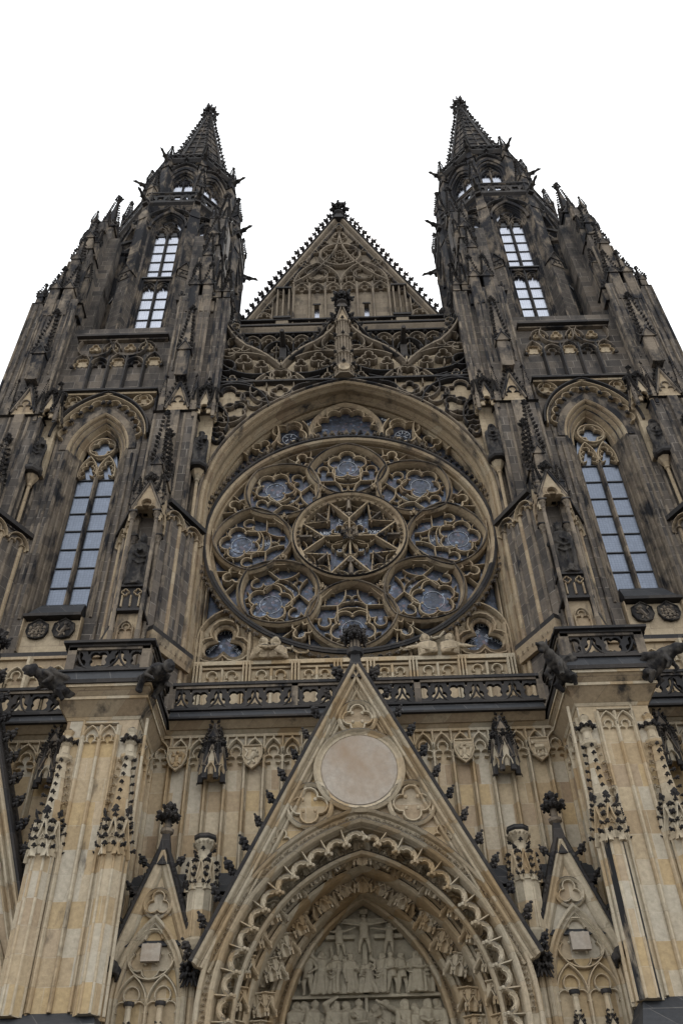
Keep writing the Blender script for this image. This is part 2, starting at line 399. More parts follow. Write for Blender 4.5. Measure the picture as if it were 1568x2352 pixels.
def foil(cx, cz, R, n, rot=pi/2, k=6):
    d = R*{3: .5, 4: .53, 5: .58, 6: .62, 8: .7}.get(n, .6); rr = R-d; h = d*sin(pi/n)
    if h >= rr: rr = h*1.02
    rc = d*cos(pi/n)+sqrt(rr*rr-h*h); o = []
    for i in range(n):
        a = rot+2*pi*i/n; lx, lz = cx+d*cos(a), cz+d*sin(a)
        c0 = (cx+rc*cos(a-pi/n), cz+rc*sin(a-pi/n)); b0 = atan2(c0[1]-lz, c0[0]-lx); da = (a-b0) % (2*pi)
        o += [(lx+rr*cos(a-da+2*da*j/k), lz+rr*sin(a-da+2*da*j/k)) for j in range(k)]
    return o
def trefhead(xc, a, zs, h, k=6):
    """trefoiled light head between two springs"""
    p0, p1, p2, p3 = (xc-a, zs), (xc-a*.36, zs+h*.40), (xc, zs+h), (xc+a*.36, zs+h*.40)
    return join(bow(p0, p1, .42, k), bow(p1, (xc, zs+h), .34, k), bow((xc, zs+h), p3, .34, k), bow(p3, (xc+a, zs), .42, k))
def fringe(path, k, depth, bulge=.45, n=5):
    """cusped inner edge hung from an arch path: k lobes with tips pointing inward (right of travel)"""
    L = [0]
    for i in range(1, len(path)): L.append(L[-1]+hypot(path[i][0]-path[i-1][0], path[i][1]-path[i-1][1]))
    def at(t):
        t *= L[-1]
        for i in range(1, len(L)):
            if L[i] >= t or i == len(L)-1:
                d = (t-L[i-1])/max(L[i]-L[i-1], 1e-6); a, b = path[i-1], path[i]; l = hypot(b[0]-a[0], b[1]-a[1])
                return (a[0]+(b[0]-a[0])*d, a[1]+(b[1]-a[1])*d), ((b[1]-a[1])/l, -(b[0]-a[0])/l)
    tips = []
    for i in range(k+1):
        p, nn = at(i/k); tips.append((p[0]+nn[0]*depth, p[1]+nn[1]*depth))
    o = []
    for i in range(k): o.append(bow(tips[i], tips[i+1], bulge, n))
    return o, tips
def mirx(path): return [(-x, z) for x, z in path]

def empty(name, loc=(0, 0, 0), parent=None):
    o = bpy.data.objects.new(name, None); COL.objects.link(o); o.location = loc
    if parent: o.parent = parent
    return o
def tag(o, label=None, cat=None, group=None, kind=None):
    for k, v in (('label', label), ('category', cat), ('group', group), ('kind', kind)):
        if v: o[k] = v
    return o
def mirror_tree(o, parent=None, top=True):
    c = o.copy(); COL.objects.link(c); c.parent = parent
    if top: c.scale.x = -c.scale.x; c.location.x = -c.location.x
    for ch in list(o.children): mirror_tree(ch, c, False)
    return c
# ================================================================ the ground
g = MB(M_SLATE); g.box(-300, 300, -300, 300, -.5, 0); go = g.obj('paved_square'); tag(go, kind='structure')
gm, gn, gb = newmat("grey_cobbles"); gg = gn.n('ShaderNodeTexCoord')
gv = gn.n('ShaderNodeTexVoronoi'); gn.put(gv.inputs['Vector'], gg.outputs['Object']); gv.inputs['Scale'].default_value = 8
gn.put(gb.inputs['Base Color'], gn.ramp(gv.outputs['Distance'], [(0, (.15, .14, .125)), (.6, (.11, .10, .09)), (.8, (.05, .045, .04))])); gb.inputs['Roughness'].default_value = .9
go.data.materials[0] = gm

CATH = empty('cathedral')
tag(CATH, 'twin spired sooty gothic cathedral front with large round rose window', 'cathedral')
TX = -10.35

# ================================================================ shared builders
def blind_arcade(mb, x0, x1, n, z0, z1, y, mat, hh=.55, d=.14, bw=.09, mull=True, top=True):
    """row of narrow blind panels with cusped heads"""
    wdt = (x1-x0)/n
    for i in range(n+1):
        x = x0+wdt*i
        if mull: mb.bar([(x, z0), (x, z1-hh*.2)], bw, y, y-d, mat=mat)
    for i in range(n):
        xc = x0+wdt*(i+.5); a = wdt/2
        zs = z1-hh
        mb.bar(parch(xc, a, zs, hh*.9, 5), bw*.9, y, y-d, mat=mat)
        mb.bar(trefhead(xc, a*.86, zs-hh*.18, hh*.72), bw*.55, y, y-d*.75, mat=mat)
    if top: mb.bar([(x0, z1), (x1, z1)], bw, y, y-d, mat=mat)
    for i in range(1, n): 
        x = x0+wdt*i; mb.bar([(x, z1-hh*.3), (x, z1)], bw*.8, y, y-d*.9, mat=mat)

def railing(mb, x0, x1, y, z0, z1, period=1.05, posts=True):
    """open stone parapet of interlaced arches and quatrefoils"""
    t = .22
    t = .15
    mb.box(x0, x1, y-.10, y+t+.06, z1-.09, z1, M_BLACK); mb.box(x0, x1, y-.05, y+t+.02, z1-.17, z1-.09, M_TTRIM)
    mb.box(x0, x1, y-.03, y+t, z0, z0+.07, M_BLACK)
    zb, zt = z0+.05, z1-.15; h = zt-zb; n = max(1, round((x1-x0)/period)); p = (x1-x0)/n; holes = []
    for i in range(n):
        a = x0+p*i; c1 = a+p*.25; c2 = a+p*.75; R = min(p*.245, h*.46)
        holes.append(foil(c2, zb+h*.5, R, 4, pi/4, 6))
        tf = foil(c1, zb+h*.42, R*.92, 3, pi/2, 6)
        holes.append([(x, z+(h*.10 if z > zb+h*.6 else 0)) for x, z in tf])
        for q in (0, p*.5):   # little curved triangles under the rail
            if i or q: holes.append([(a+q-.055, zt-.03), (a+q, zt-.17), (a+q+.055, zt-.03)])
        mb.bar(bow((c1-p*.25, zb), (c1, zt), -.14, 5), .06, y+.02, y-.04, mat=M_BLACK); mb.bar(bow((c1, zt), (c1+p*.25, zb), -.14, 5), .06, y+.02, y-.04, mat=M_BLACK)
    mb.plate([(x0, zb), (x1, zb), (x1, zt), (x0, zt)], holes, y+.13, y, M_BLACK)
    if posts:
        k = max(1, round((x1-x0)/3.2))
        for i in range(k+1):
            x = x0+(x1-x0)*i/k; mb.box(x-.09, x+.09, y-.05, y+t+.02, z0, z1-.09, M_TTRIM)

def shield_obj(xc, zc, y, parent, s=.5, beast='eagle', dark=False, name='shield'):
    m = MB(M_STATUE if dark else M_PANEL)
    pl = [(xc-s*.5, zc+s*.62), (xc+s*.5, zc+s*.62), (xc+s*.5, zc), (xc+s*.32, zc-s*.42), (xc, zc-s*.68), (xc-s*.32, zc-s*.42), (xc-s*.5, zc)]
    if dark: pl = [(xc, zc+s*.75), (xc+s*.55, zc+s*.38), (xc+s*.6, zc-s*.05), (xc+s*.4, zc-s*.45), (xc, zc-s*.55), (xc-s*.4, zc-s*.45), (xc-s*.6, zc-s*.05), (xc-s*.55, zc+s*.38)]
    m.plate(pl, [], y, y-.10)
    m.bar(pl, .05, y-.08, y-.15, True)
    hm = M_TTRIM if dark else M_LOWTRIM
    yy = y-.10
    if beast == 'eagle':
        m.ball((xc, yy, zc), s*.11, .06, s*.26, mat=hm); m.ball((xc+.02, yy-.02, zc+s*.34), s*.08, .06, s*.09, mat=hm)
        for sx in (-1, 1):
            for k in range(5):
                m.tube([(xc+sx*s*.1, yy, zc+s*.15), (xc+sx*s*(.22+.05*k), yy-.03, zc+s*(.36-.05*k)), (xc+sx*s*(.36-.03*k), yy, zc+s*(.05-.1*k))], [.03, .035, .015], 5, hm)
            m.tube([(xc+sx*s*.06, yy, zc-s*.2), (xc+sx*s*.22, yy-.02, zc-s*.34)], [.03, .02], 5, hm)
        for k in (-1, 0, 1): m.tube([(xc, yy, zc-s*.2), (xc+k*s*.13, yy-.02, zc-s*.5)], [.03, .03], 5, hm)
    elif beast == 'lion':
        m.tube([(xc+s*.12, yy, zc+s*.2), (xc, yy-.03, zc-s*.05), (xc-s*.12, yy, zc-s*.2)], [.08, .07, .06], 6, hm)
        m.ball((xc+s*.1, yy-.03, zc+s*.36), s*.14, .07, s*.13, mat=hm)
        for p in ((.3, .3), (.34, .05), (.15, -.4), (-.2, -.45)): m.tube([(xc+p[0]*s*.3, yy, zc+p[1]*s*.5), (xc+p[0]*s, yy-.03, zc+p[1]*s)], [.045, .03], 5, hm)
        m.tube([(xc-s*.15, yy, zc-s*.2), (xc-s*.36, yy-.02, zc), (xc-s*.25, yy-.02, zc+s*.25), (xc-s*.36, yy, zc+s*.42)], [.03, .03, .03, .045], 5, hm)
    elif beast == 'lamb':
        m.tube([(xc-s*.28, yy, zc+s*.05), (xc+s*.2, yy-.02, zc+s*.08)], [.10, .09], 7, hm); m.ball((xc-s*.34, yy-.04, zc+s*.28), s*.11, .07, s*.1, mat=hm)
        for q in (-.26, -.12, .1, .24): m.tube([(xc+q*s, yy, zc), (xc+q*s*1.2, yy-.02, zc-s*.3)], [.035, .025], 5, hm)
        for q in range(4): m.ball((xc+(-.3+.2*q)*s, yy, zc-s*(.33+.05*(q % 2))), .07, .05, .06, mat=hm)
    else:
        for i in range(5):
            for j in range(5):
                x = xc+(i-2)*s*.19; z = zc+(j-2)*s*.19
                if abs(i-2)+abs(j-2) < 4: m.ball((x, yy, z), s*.09, .05, s*.06*(1+((i+j) % 2)), n=5, m=4, mat=hm)
        for k in range(6): m.tube([(xc+random.uniform(-.3, .3)*s, yy, zc+random.uniform(-.3, .3)*s), (xc+random.uniform(-.3, .3)*s, yy-.03, zc+random.uniform(-.3, .3)*s)], [.04, .02], 5, hm)
    o = m.obj(name, parent); o['label'] = {'eagle': 'carved shield with an eagle', 'lion': 'carved shield with a lion', 'lamb': 'carved shield with a lamb-like beast'}.get(beast, 'carved chequered shield')
    return o

def crocketed_gable(mb, xc, zb, za, hw, y, mat, mc, n, size, w=.22, d=.3, wall=True, yb=None):
    """straight raking mouldings with crockets on the outer edge"""
    for sx in (-1, 1):
        p = [(xc+sx*hw, zb), (xc, za)]
        if sx > 0: p = p[::-1]
        mb.bar(p, w, y+d*.6, y-d*.5, mat=mat)
        L = hypot(hw, za-zb); nx, nz = sx*(za-zb)/L, hw/L
        q = [(a+nx*w*.55, b+nz*w*.55) for a, b in p]
        mb.bar(q, w*.4, y+d, y-d*.62, mat=mc)
        mb.croc((xc+sx*hw+nx*w*.7, y, zb+nz*w*.7), (xc+nx*w*.7, y, za+nz*w*.7), n, (nx, -.1, nz+.15), size, mc)

def finish_gable_top(mb, xc, y, z, h, mc, w):
    mb.prism([(xc-w*.5, y-w*.5), (xc+w*.5, y-w*.5), (xc+w*.5, y+w*.5), (xc-w*.5, y+w*.5)], z-h*.12, z+h*.28, mc,
             [(xc-w*.22, y-w*.22), (xc+w*.22, y-w*.22), (xc+w*.22, y+w*.22), (xc-w*.22, y+w*.22)])
    mb.lathe(xc, y, [(w*.3, z+h*.26), (w*.52, z+h*.31), (w*.52, z+h*.36), (w*.26, z+h*.4), (w*.22, z+h*.58)], 8, mc)
    for k in range(8):
        a = 2*pi*k/8; mb.knob((xc+.1*w*cos(a), y+.1*w*sin(a), z+h*.6), (cos(a), sin(a), .1), w*.85, mc)
    mb.lathe(xc, y, [(w*.3, z+h*.58), (w*.2, z+h*.74), (w*.38, z+h*.84), (w*.4, z+h*.92), (w*.12, z+h)], 8, mc)
    for k in range(6):
        a = 2*pi*k/6+.3; mb.knob((xc, y, z+h*.84), (cos(a), sin(a), .2), w*.5, mc)

# ================================================================ tower (left one, mirrored for the right)
def lancet(parent):
    xc = TX; w_ = MB(M_GLASS, M_MID, M_IRON, M_BLACK, M_TTRIM)
    ap = parch(xc, .76, 29.0, 2.35, 12, 21.9)
    w_.plate(ap, [], -.24, -.26, M_GLASS)
    for i in range(1, 8):
        z = 21.95+6.65*i/7; w_.box(xc-.74, xc+.74, -.31, -.26, z-.022, z+.022, M_IRON)
    w_.bar([(xc, 21.9), (xc, 28.75)], .17, -.26, -.5, mat=M_TTRIM)
    # tracery head: two cusped lights and a quatrefoil circle
    for sx in (-1, 1):
        c = xc+sx*.385
        w_.bar(parch(c, .36, 28.9, .95, 8, 28.6), .10, -.27, -.5, mat=M_MID)
        for q in fringe(parch(c, .33, 28.7, .95, 8), 6, .12)[0]: w_.bar(q, .07, -.27, -.44, mat=M_MID)
        w_.bar([(c-.34, 28.62), (c-.1, 28.8)], .06, -.27, -.42, mat=M_MID); w_.bar([(c+.34, 28.62), (c+.1, 28.8)], .06, -.27, -.42, mat=M_MID)
    w_.bar(circ(xc, 30.42, .55, 28), .12, -.27, -.5, True, M_MID)
    w_.bar(foil(xc, 30.42, .52, 4, pi/2, 7), .09, -.27, -.46, True, M_MID)
    w_.bar(foil(xc, 30.42, .66, 4, pi/2, 5), .05, -.27, -.40, True, M_MID)
    o = w_.obj('lancet_window', parent)
    s_ = MB(M_SLATE)   # sloping sill
    s_.frust((xc-.95, xc+.95, -1.28, -.2, 20.93), (xc-.78, xc+.78, -.5, -.2, 21.95)); s_.box(xc-1.0, xc+1.0, -1.34, -.9, 20.84, 20.96, M_BLACK)
    s_.obj('sill', parent)

def niche_buttress(m, mc_m, full):
    """front buttress of the tower; local axis of the buttress at x = 0, wall at y = -1"""
    T = M_TOWER; R = M_TTRIM; B = M_BLACK
    # splayed lower body with vertical flutes
    pl = [(-1.55, -.9), (-1.0, -1.9), (-.55, -2.6), (-.42, -2.75), (.42, -2.75), (.55, -2.6), (1.0, -1.9), (1.5, -.9)]
    m.prism(pl, 8, 24.6, T); m.prism([(a*1.03, b-.06) for a, b in pl], 24.6, 24.95, B, [(a*.55, b*.82) for a, b in pl])
    for sx in (-1, 1):
        for i in range(4):
            t = (i+.5)/4; x0, y0 = 1.5+( .55-1.5)*t, -.98+(-2.62+.98)*t
            m.lathe(sx*x0, y0, [(.09, 19.1), (.09, 24.3)], 8, M_MID if i % 2 == 0 else R)
        # cusped heads over the flutes and black cap moulding
        q0, q1 = Vector((sx*1.55, -.95)), Vector((sx*.52, -2.72)); d = (q1-q0)
        m.prism([(q0.x, q0.y), (q1.x, q1.y), (q1.x+sx*.16, q1.y-.10), (q0.x+sx*.16, q0.y-.10)], 24.72, 24.92, B)
        m.prism([(q0.x, q0.y), (q1.x, q1.y), (q1.x+sx*.20, q1.y-.12), (q0.x+sx*.20, q0.y-.12)], 19.0, 19.18, B)
        m.prism([(q0.x, q0.y), (q1.x, q1.y), (q1.x+sx*.12, q1.y-.08), (q0.x+sx*.12, q0.y-.08)], 18.5, 19.0, M_MID, [(q0.x, q0.y), (q1.x, q1.y), (q1.x+sx*.2, q1.y-.12), (q0.x+sx*.2, q0.y-.12)])
        for i in range(8): m.knob((q0.x+d.x*i/8, q0.y+d.y*i/8-.05, 18.75), (sx, -.6, 0), .2, M_MID)
        for i in range(2):
            a, b = q0+d*(i*.5+.02), q0+d*(i*.5+.48); L = (b-a).length; ang = atan2(b.y-a.y, b.x-a.x)
            T0 = m.T; Mx = Matrix.Translation(((a.x+b.x)/2+sx*.03, (a.y+b.y)/2-.02, 0)) @ Matrix.Rotation(ang if cos(ang) > 0 else ang+pi, 4, 'Z')
            m.T = Mx if T0 is None else T0 @ Mx
            m.bar(parch(0, L/2, 24.1, .5, 5), .08, .05, -.1, mat=M_MID); m.bar(trefhead(0, L*.4, 24.0, .4), .05, .05, -.07, mat=M_MID)
            m.T = T0
    # lower wall below
    m.prism([(-.85, -.9), (-.85, -1.8), (.85, -1.8), (.85, -.9)], 24.6, 31.05, T, None)
    m.prism([(-.95, -.9), (-.95, -1.95), (.95, -1.95), (.95, -.9)], 31.0, 31.14, B, [(-.8, -.9), (-.8, -1.7), (.8, -1.7), (.8, -.9)])
    for sx in (-1, 1):
        for yy in (-1.8, -1.4): m.lathe(sx*.85, yy, [(.07, 24.9), (.07, 30.9)], 6, R)
        m.lathe(sx*.4, -1.82, [(.06, 24.9), (.06, 30.9)], 6, R)
    # applied spirelet above the niche canopy
    m.pinn(0, -2.15, 24.9, .52, 26.2, 29.6, R, B, cs=.24, nc=9)
    m.box(-.2, .2, -1.95, -1.75, 25, 31, R)
    # gabled offset at 31-33.4
    m.prism([(-.72, -.9), (-.72, -1.7), (.72, -1.7), (.72, -.9)], 31.1, 40.0, T)
    crocketed_gable(m, 0, 31.3, 33.0, .5, -1.78, R, B, 6, .17, .12, .14)
    m.plate([(-.5, 31.2), (.5, 31.2), (0, 32.9)], [], -1.68, -1.76, M_MID); m.bar(trefhead(0, .28, 31.5, .6), .06, -1.75, -1.84, mat=R)
    m.finial(0, -1.78, 32.95, .6, B, .34)
    for sx in (-1, 1):
        m.pinn(sx*.68, -1.72, 31.1, .22, 32.1, 33.7, R, B, gab=False)
        m.lathe(sx*.72, -1.7, [(.07, 31.2), (.07, 39.9)], 6, R)
        m.lathe(sx*.72, -1.3, [(.06, 31.2), (.06, 39.9)], 6, R)
    # applied pinnacle 33.5 - 38.6
    m.pinn(0, -1.85, 33.2, .5, 35.0, 39.0, R, B, cs=.2, nc=10)
    # black weathering slabs at 40
    for sx in (-1, 1):
        m.prism([(sx*.5, -.7), (sx*.5, -1.62), (sx*.98, -1.62), (sx*.98, -.7)], 39.8, 39.95, B, [(sx*.5, -.6), (sx*.5, -1.2), (sx*.75, -1.2), (sx*.75, -.6)])
        m.knob((sx*.75, -1.5, 40.05), (0, -.5, 1), .4, B); m.box(min(sx*.55, sx*.9), max(sx*.55, sx*.9), -1.5, -.9, 38.9, 39.8, R)

def corner_stack(m, s0=0.0, k=1.0):
    """pinnacled upper part of a corner buttress, stepping back from y = -1 towards y = 1"""
    T = M_TOWER; R = M_TTRIM; B = M_BLACK
    for x in (-.34, .34): m.pinn(x, -1.62+s0, 38.6, .44, 40.9, 43.4, R, B, cs=.18)
    m.box(-.5, .5, -1.2+s0, 1.0, 38, 44.6, T); m.box(-.42, .42, -1.0+s0, 1.0, 44, 46.2, T)
    for x in (-.5, .5):
        for yy in (-1.2, -.7, -.2): m.lathe(x, yy+s0, [(.06, 38), (.06, 44.5)], 6, R)
    for x in (-.25, 0, .25): m.lathe(x, -1.22+s0, [(.05, 41), (.05, 44.5)], 5, R)
    for x in (-.6, .6): m.pinn(x, -.9+s0, 40.5, .26, 43.2, 44.9, R, B, cs=.14)
    m.prism([(-.5, -1.08+s0), (.5, -1.08+s0), (.5, .2), (-.5, .2)], 46.1, 46.2, B, [(-.35, -.6+s0), (.35, -.6+s0), (.35, .2), (-.35, .2)])
    m.pinn(0, -1.32+s0, 41.5, .42, 44.2, 46.9, R, B, cs=.2)
    m.pinn(0, -.72+s0, 45.6, .5, 47.4, 50.0, R, B, cs=.2)
    for x in (-.42, .42): m.pinn(x, -.6+s0, 45.9, .24, 47.3, 49.0, R, B, cs=.14)
    m.box(-.36, .36, -.5+s0, 1.0, 46, 50.0, T)
    for x in (-.36, .36): m.pinn(x, -.3+s0, 49.2, .24, 50.2, 51.8, R, B, cs=.13)

def octagon_stage(m, cx, cy):
    T = M_TOWER; R = M_TTRIM; B = M_BLACK
    ap = 3.55; hw = ap*math.tan(pi/8)
    for k in range(8):
        m.T = Matrix.Translation((cx, cy, 0)) @ Matrix.Rotation(k*pi/4, 4, 'Z')
        y = -ap
        out_ = [(-hw-.02, 38.5), (hw+.02, 38.5), (hw+.02, 54.7), (-hw-.02, 54.7)]
        hole = parch(0, 1.0, 52.25, 1.75, 10, 40.9)
        m.plate(out_, [hole], y+.5, y, T)
        # stepped reveal
        m.mould(parch(0, 1.0, 52.25, 1.75, 10, 40.9), [(.02, y-.02), (-.06, y-.05), (-.08, y+.06), (-.13, y+.05), (-.16, y+.14), (-.20, y+.13), (-.23, y+.34)], mat=R)
        m.mould(parch(0, 1.14, 52.25, 1.95, 10), [(-.10, y), (-.10, y-.14), (.04, y-.20), (.08, y)], mat=M_TTRIM)
        # ogee hood over the arch
        for sx in (-1, 1):
            pth = join(bow((sx*1.25, 52.6), (sx*.72, 54.1), -.2*sx, 6), bow((sx*.72, 54.1), (0, 55.1), .18*sx, 6))
            m.bar(pth, .12, y, y-.28, mat=B)
            for t in (0, .25, .5, .75): 
                p = pth[int(t*(len(pth)-1))]; m.knob((p[0], y-.2, p[1]), (sx*.6, -.3, .7), .26, B)
            for q in fringe(parch(0, 1.0, 52.7, 1.7, 6)[::-1], 7, .16)[0]: m.bar(q, .05, y, y-.14, mat=R)
            m.bar(circ(sx*1.1, 53.9, .26, 12), .06, y, y-.12, True, R)
        m.finial(0, y-.2, 54.8, .8, B, .4)
        # corner buttress between the faces
        m.T = Matrix.Translation((cx, cy, 0)) @ Matrix.Rotation(k*pi/4+pi/8, 4, 'Z')
        Rr = ap/cos(pi/8)
        m.box(-.36, .36, -Rr-.5, -Rr+.4, 38.5, 46.6, T)
        m.prism([(-.42, -Rr-.6), (.42, -Rr-.6), (.42, -Rr), (-.42, -Rr)], 46.55, 46.7, B, [(-.3, -Rr-.1), (.3, -Rr-.1), (.3, -Rr), (-.3, -Rr)])
        m.plate([(-.37, 45.9), (.37, 45.9), (.37, 46.6), (0, 47.3), (-.37, 46.6)], [], -Rr-.2, -Rr-.55, R)
        m.bar([(-.42, 46.45), (0, 47.4)], .09, -Rr-.3, -Rr-.62, mat=B); m.bar([(0, 47.4), (.42, 46.45)], .09, -Rr-.3, -Rr-.62, mat=B)
        m.bar(trefhead(0, .24, 46.0, .55), .05, -Rr-.54, -Rr-.6, mat=B)
        m.box(-.29, .29, -Rr-.32, -Rr+.3, 46.6, 53.6, R)
        m.plate([(-.31, 53), (.31, 53), (.31, 53.5), (0, 54.3), (-.31, 53.5)], [], -Rr-.0, -Rr-.38, R)
        for x in (-.36, .36): m.lathe(x, -Rr-.46, [(.06, 38.6), (.06, 45.8)], 6, R)
        for x in (-.29, .29): m.lathe(x, -Rr-.3, [(.05, 46.7), (.05, 53)], 6, R)
        m.pinn(0, -Rr-.1, 53.6, .44, 57.0, 60.0, R, B, cs=.2)
        m.prism([(-.18, -Rr-.55), (.18, -Rr-.55), (.18, -Rr+.3), (-.18, -Rr+.3)], 54.65, 54.85, B)
    m.T = None
    m.lathe(cx, cy, [(ap/cos(pi/8)+.15, 54.6), (ap/cos(pi/8)+.45, 54.85), (ap/cos(pi/8)+.45, 55.0)], 8, B, rot=pi/8)
    m.lathe(cx, cy, [(ap/cos(pi/8)+.1, 54.3), (ap/cos(pi/8)+.3, 54.65)], 8, R, rot=pi/8)
    m.lathe(cx, cy, [(ap/cos(pi/8)-.1, 38.5), (ap/cos(pi/8)-.1, 39.4)], 8, T, rot=pi/8)

def belfry_window(k, cx, cy, parent):
    m = MB(M_SKYGL, M_TTRIM, M_IRON); y = -3.55+.31
    m.T = Matrix.Translation((cx, cy, 0)) @ Matrix.Rotation(k*pi/4, 4, 'Z')
    m.plate(parch(0, .92, 52.2, 1.65, 8, 40.9), [], y+.06, y, M_SKYGL)
    m.bar([(0, 40.9), (0, 51.9)], .15, y, y-.2, mat=M_BLACK)
    m.box(-.75, .75, y-.2, y, 46.6, 46.85, M_TTRIM); m.box(-.85, .85, y-.3, y, 46.8, 46.9, M_IRON)
    for sx in (-1, 1):
        c = sx*.39
        m.bar(parch(c, .33, 46.0, .5, 5), .07, y, y-.18, mat=M_TTRIM); m.bar(trefhead(c, .27, 45.85, .45), .09, y, y-.15, mat=M_TTRIM)
        m.bar(parch(c, .36, 51.9, .8, 6), .08, y, y-.18, mat=M_TTRIM)
        for q in fringe(parch(c, .34, 51.75, .8, 6), 5, .13)[0]: m.bar(q, .09, y, y-.15, mat=M_TTRIM)
        m.bar(bow((sx*.02, 52.3), (sx*.45, 53.1), .25*sx, 5), .07, y, y-.18, mat=M_TTRIM)
        m.bar([(sx*.76, 40.9), (sx*.76, 52.3)], .08, y, y-.22, mat=M_TTRIM)
    m.bar(circ(0, 52.95, .3, 14), .08, y, y-.18, True, M_TTRIM); m.bar(foil(0, 52.95, .26, 4, pi/4, 4), .07, y, y-.15, True, M_TTRIM)
    for z in (42.0, 43.0, 44.0, 45.0, 47.9, 48.9, 49.9, 50.9): m.box(-.7, .7, y-.05, y, z-.03, z+.03, M_IRON)
    # dark cusped heads close the tops of the lights
    for zt, zb in ((46.6, 46.2), (52.2, 51.8)):
        m.plate([(-.76, zb), (.76, zb), (.76, zt), (-.76, zt)], [], y-.02, y-.05, M_IRON)
    return m.obj('belfry_window', parent)

def upper_stage(cx, cy, parent):
    m = MB(M_TTRIM, M_BLACK, M_TOWER); ap = 2.75; hw = ap*math.tan(pi/8)
    for k in range(8):
        m.T = Matrix.Translation((cx, cy, 0)) @ Matrix.Rotation(k*pi/4, 4, 'Z'); y = -ap
        m.plate([(-hw-.02, 54.8), (hw+.02, 54.8), (hw+.02, 63.0), (-hw-.02, 63.0)], [parch(0, .85, 60.2, 1.4, 8, 55.2)], y+.4, y, M_TOWER)
        m.mould(parch(0, .85, 60.2, 1.4, 8, 55.2), [(.02, y-.02), (-.08, y+.02), (-.1, y+.15), (-.18, y+.14), (-.2, y+.36)], mat=M_TTRIM)
        m.mould(parch(0, 1.02, 60.2, 1.7, 8), [(-.1, y), (-.1, y-.1), (.05, y-.15), (.08, y)], mat=M_TTRIM)
        m.bar(parch(0, 1.02, 61.0, 1.5, 8), .1, y, y-.2, mat=M_BLACK); m.finial(0, y-.15, 62.5, .8, M_BLACK, .35)
        for sx in (-1, 1):
            for i in range(3): m.knob((sx*(1.1-.3*i), y-.15, 61.4+.45*i), (sx*.7, -.3, .6), .26, M_BLACK)
            m.bar(circ(sx*.85, 62.4, .22, 10), .06, y, y-.1, True, M_TTRIM)
        m.T = Matrix.Translation((cx, cy, 0)) @ Matrix.Rotation(k*pi/4+pi/8, 4, 'Z'); Rr = ap/cos(pi/8)
        m.box(-.26, .26, -Rr-.42, -Rr+.3, 54.9, 61.5, M_TTRIM)
        m.prism([(-.34, -Rr-.5), (.34, -Rr-.5), (.34, -Rr), (-.34, -Rr)], 61.4, 61.5, M_BLACK, [(-.2, -Rr-.2), (.2, -Rr-.2), (.2, -Rr), (-.2, -Rr)])
        m.pinn(0, -Rr-.2, 61.4, .34, 63.0, 65.2, M_TTRIM, M_BLACK, cs=.18)
    m.T = None
    m.lathe(cx, cy, [(ap/cos(pi/8)+.1, 62.7), (ap/cos(pi/8)+.3, 62.95), (ap/cos(pi/8)+.3, 63.05), (2.5, 63.1)], 8, M_BLACK, rot=pi/8)
    for k in range(8):
        m.T = Matrix.Translation((cx, cy, 0)) @ Matrix.Rotation(k*pi/4, 4, 'Z')
        y = -ap-.3
        m.box(-1.25, 1.25, y, y+.16, 63.5, 63.6, M_BLACK)
        for i in range(4): m.bar(parch(-.84+.56*i, .28, 63.05, .42, 4), .07, y+.14, y, mat=M_BLACK)
    m.T = None
    o = m.obj('upper_lantern', parent)
    for k in range(8):
        wn = MB(M_SKYGL, M_TTRIM, M_IRON); y = -ap+.33
        wn.T = Matrix.Translation((cx, cy, 0)) @ Matrix.Rotation(k*pi/4, 4, 'Z')
        wn.plate(parch(0, .82, 60.2, 1.35, 8, 55.2), [], y+.05, y, M_SKYGL)
        wn.bar([(0, 55.2), (0, 60.6)], .13, y, y-.16, mat=M_TTRIM)
        for sx in (-1, 1):
            wn.bar(parch(sx*.33, .3, 60.0, .6, 5), .08, y, y-.14, mat=M_TTRIM); wn.bar(trefhead(sx*.33, .27, 59.9, .5), .1, y, y-.12, mat=M_TTRIM)
        wn.plate([(-.7, 60.3), (.7, 60.3), (.5, 61.0), (0, 61.5), (-.5, 61.0)], [], y-.01, y-.04, M_IRON)
        wn.bar(foil(0, 60.9, .26, 3, pi/2, 4), .08, y, y-.14, True, M_TTRIM)
        wn.obj('belfry_window', parent)

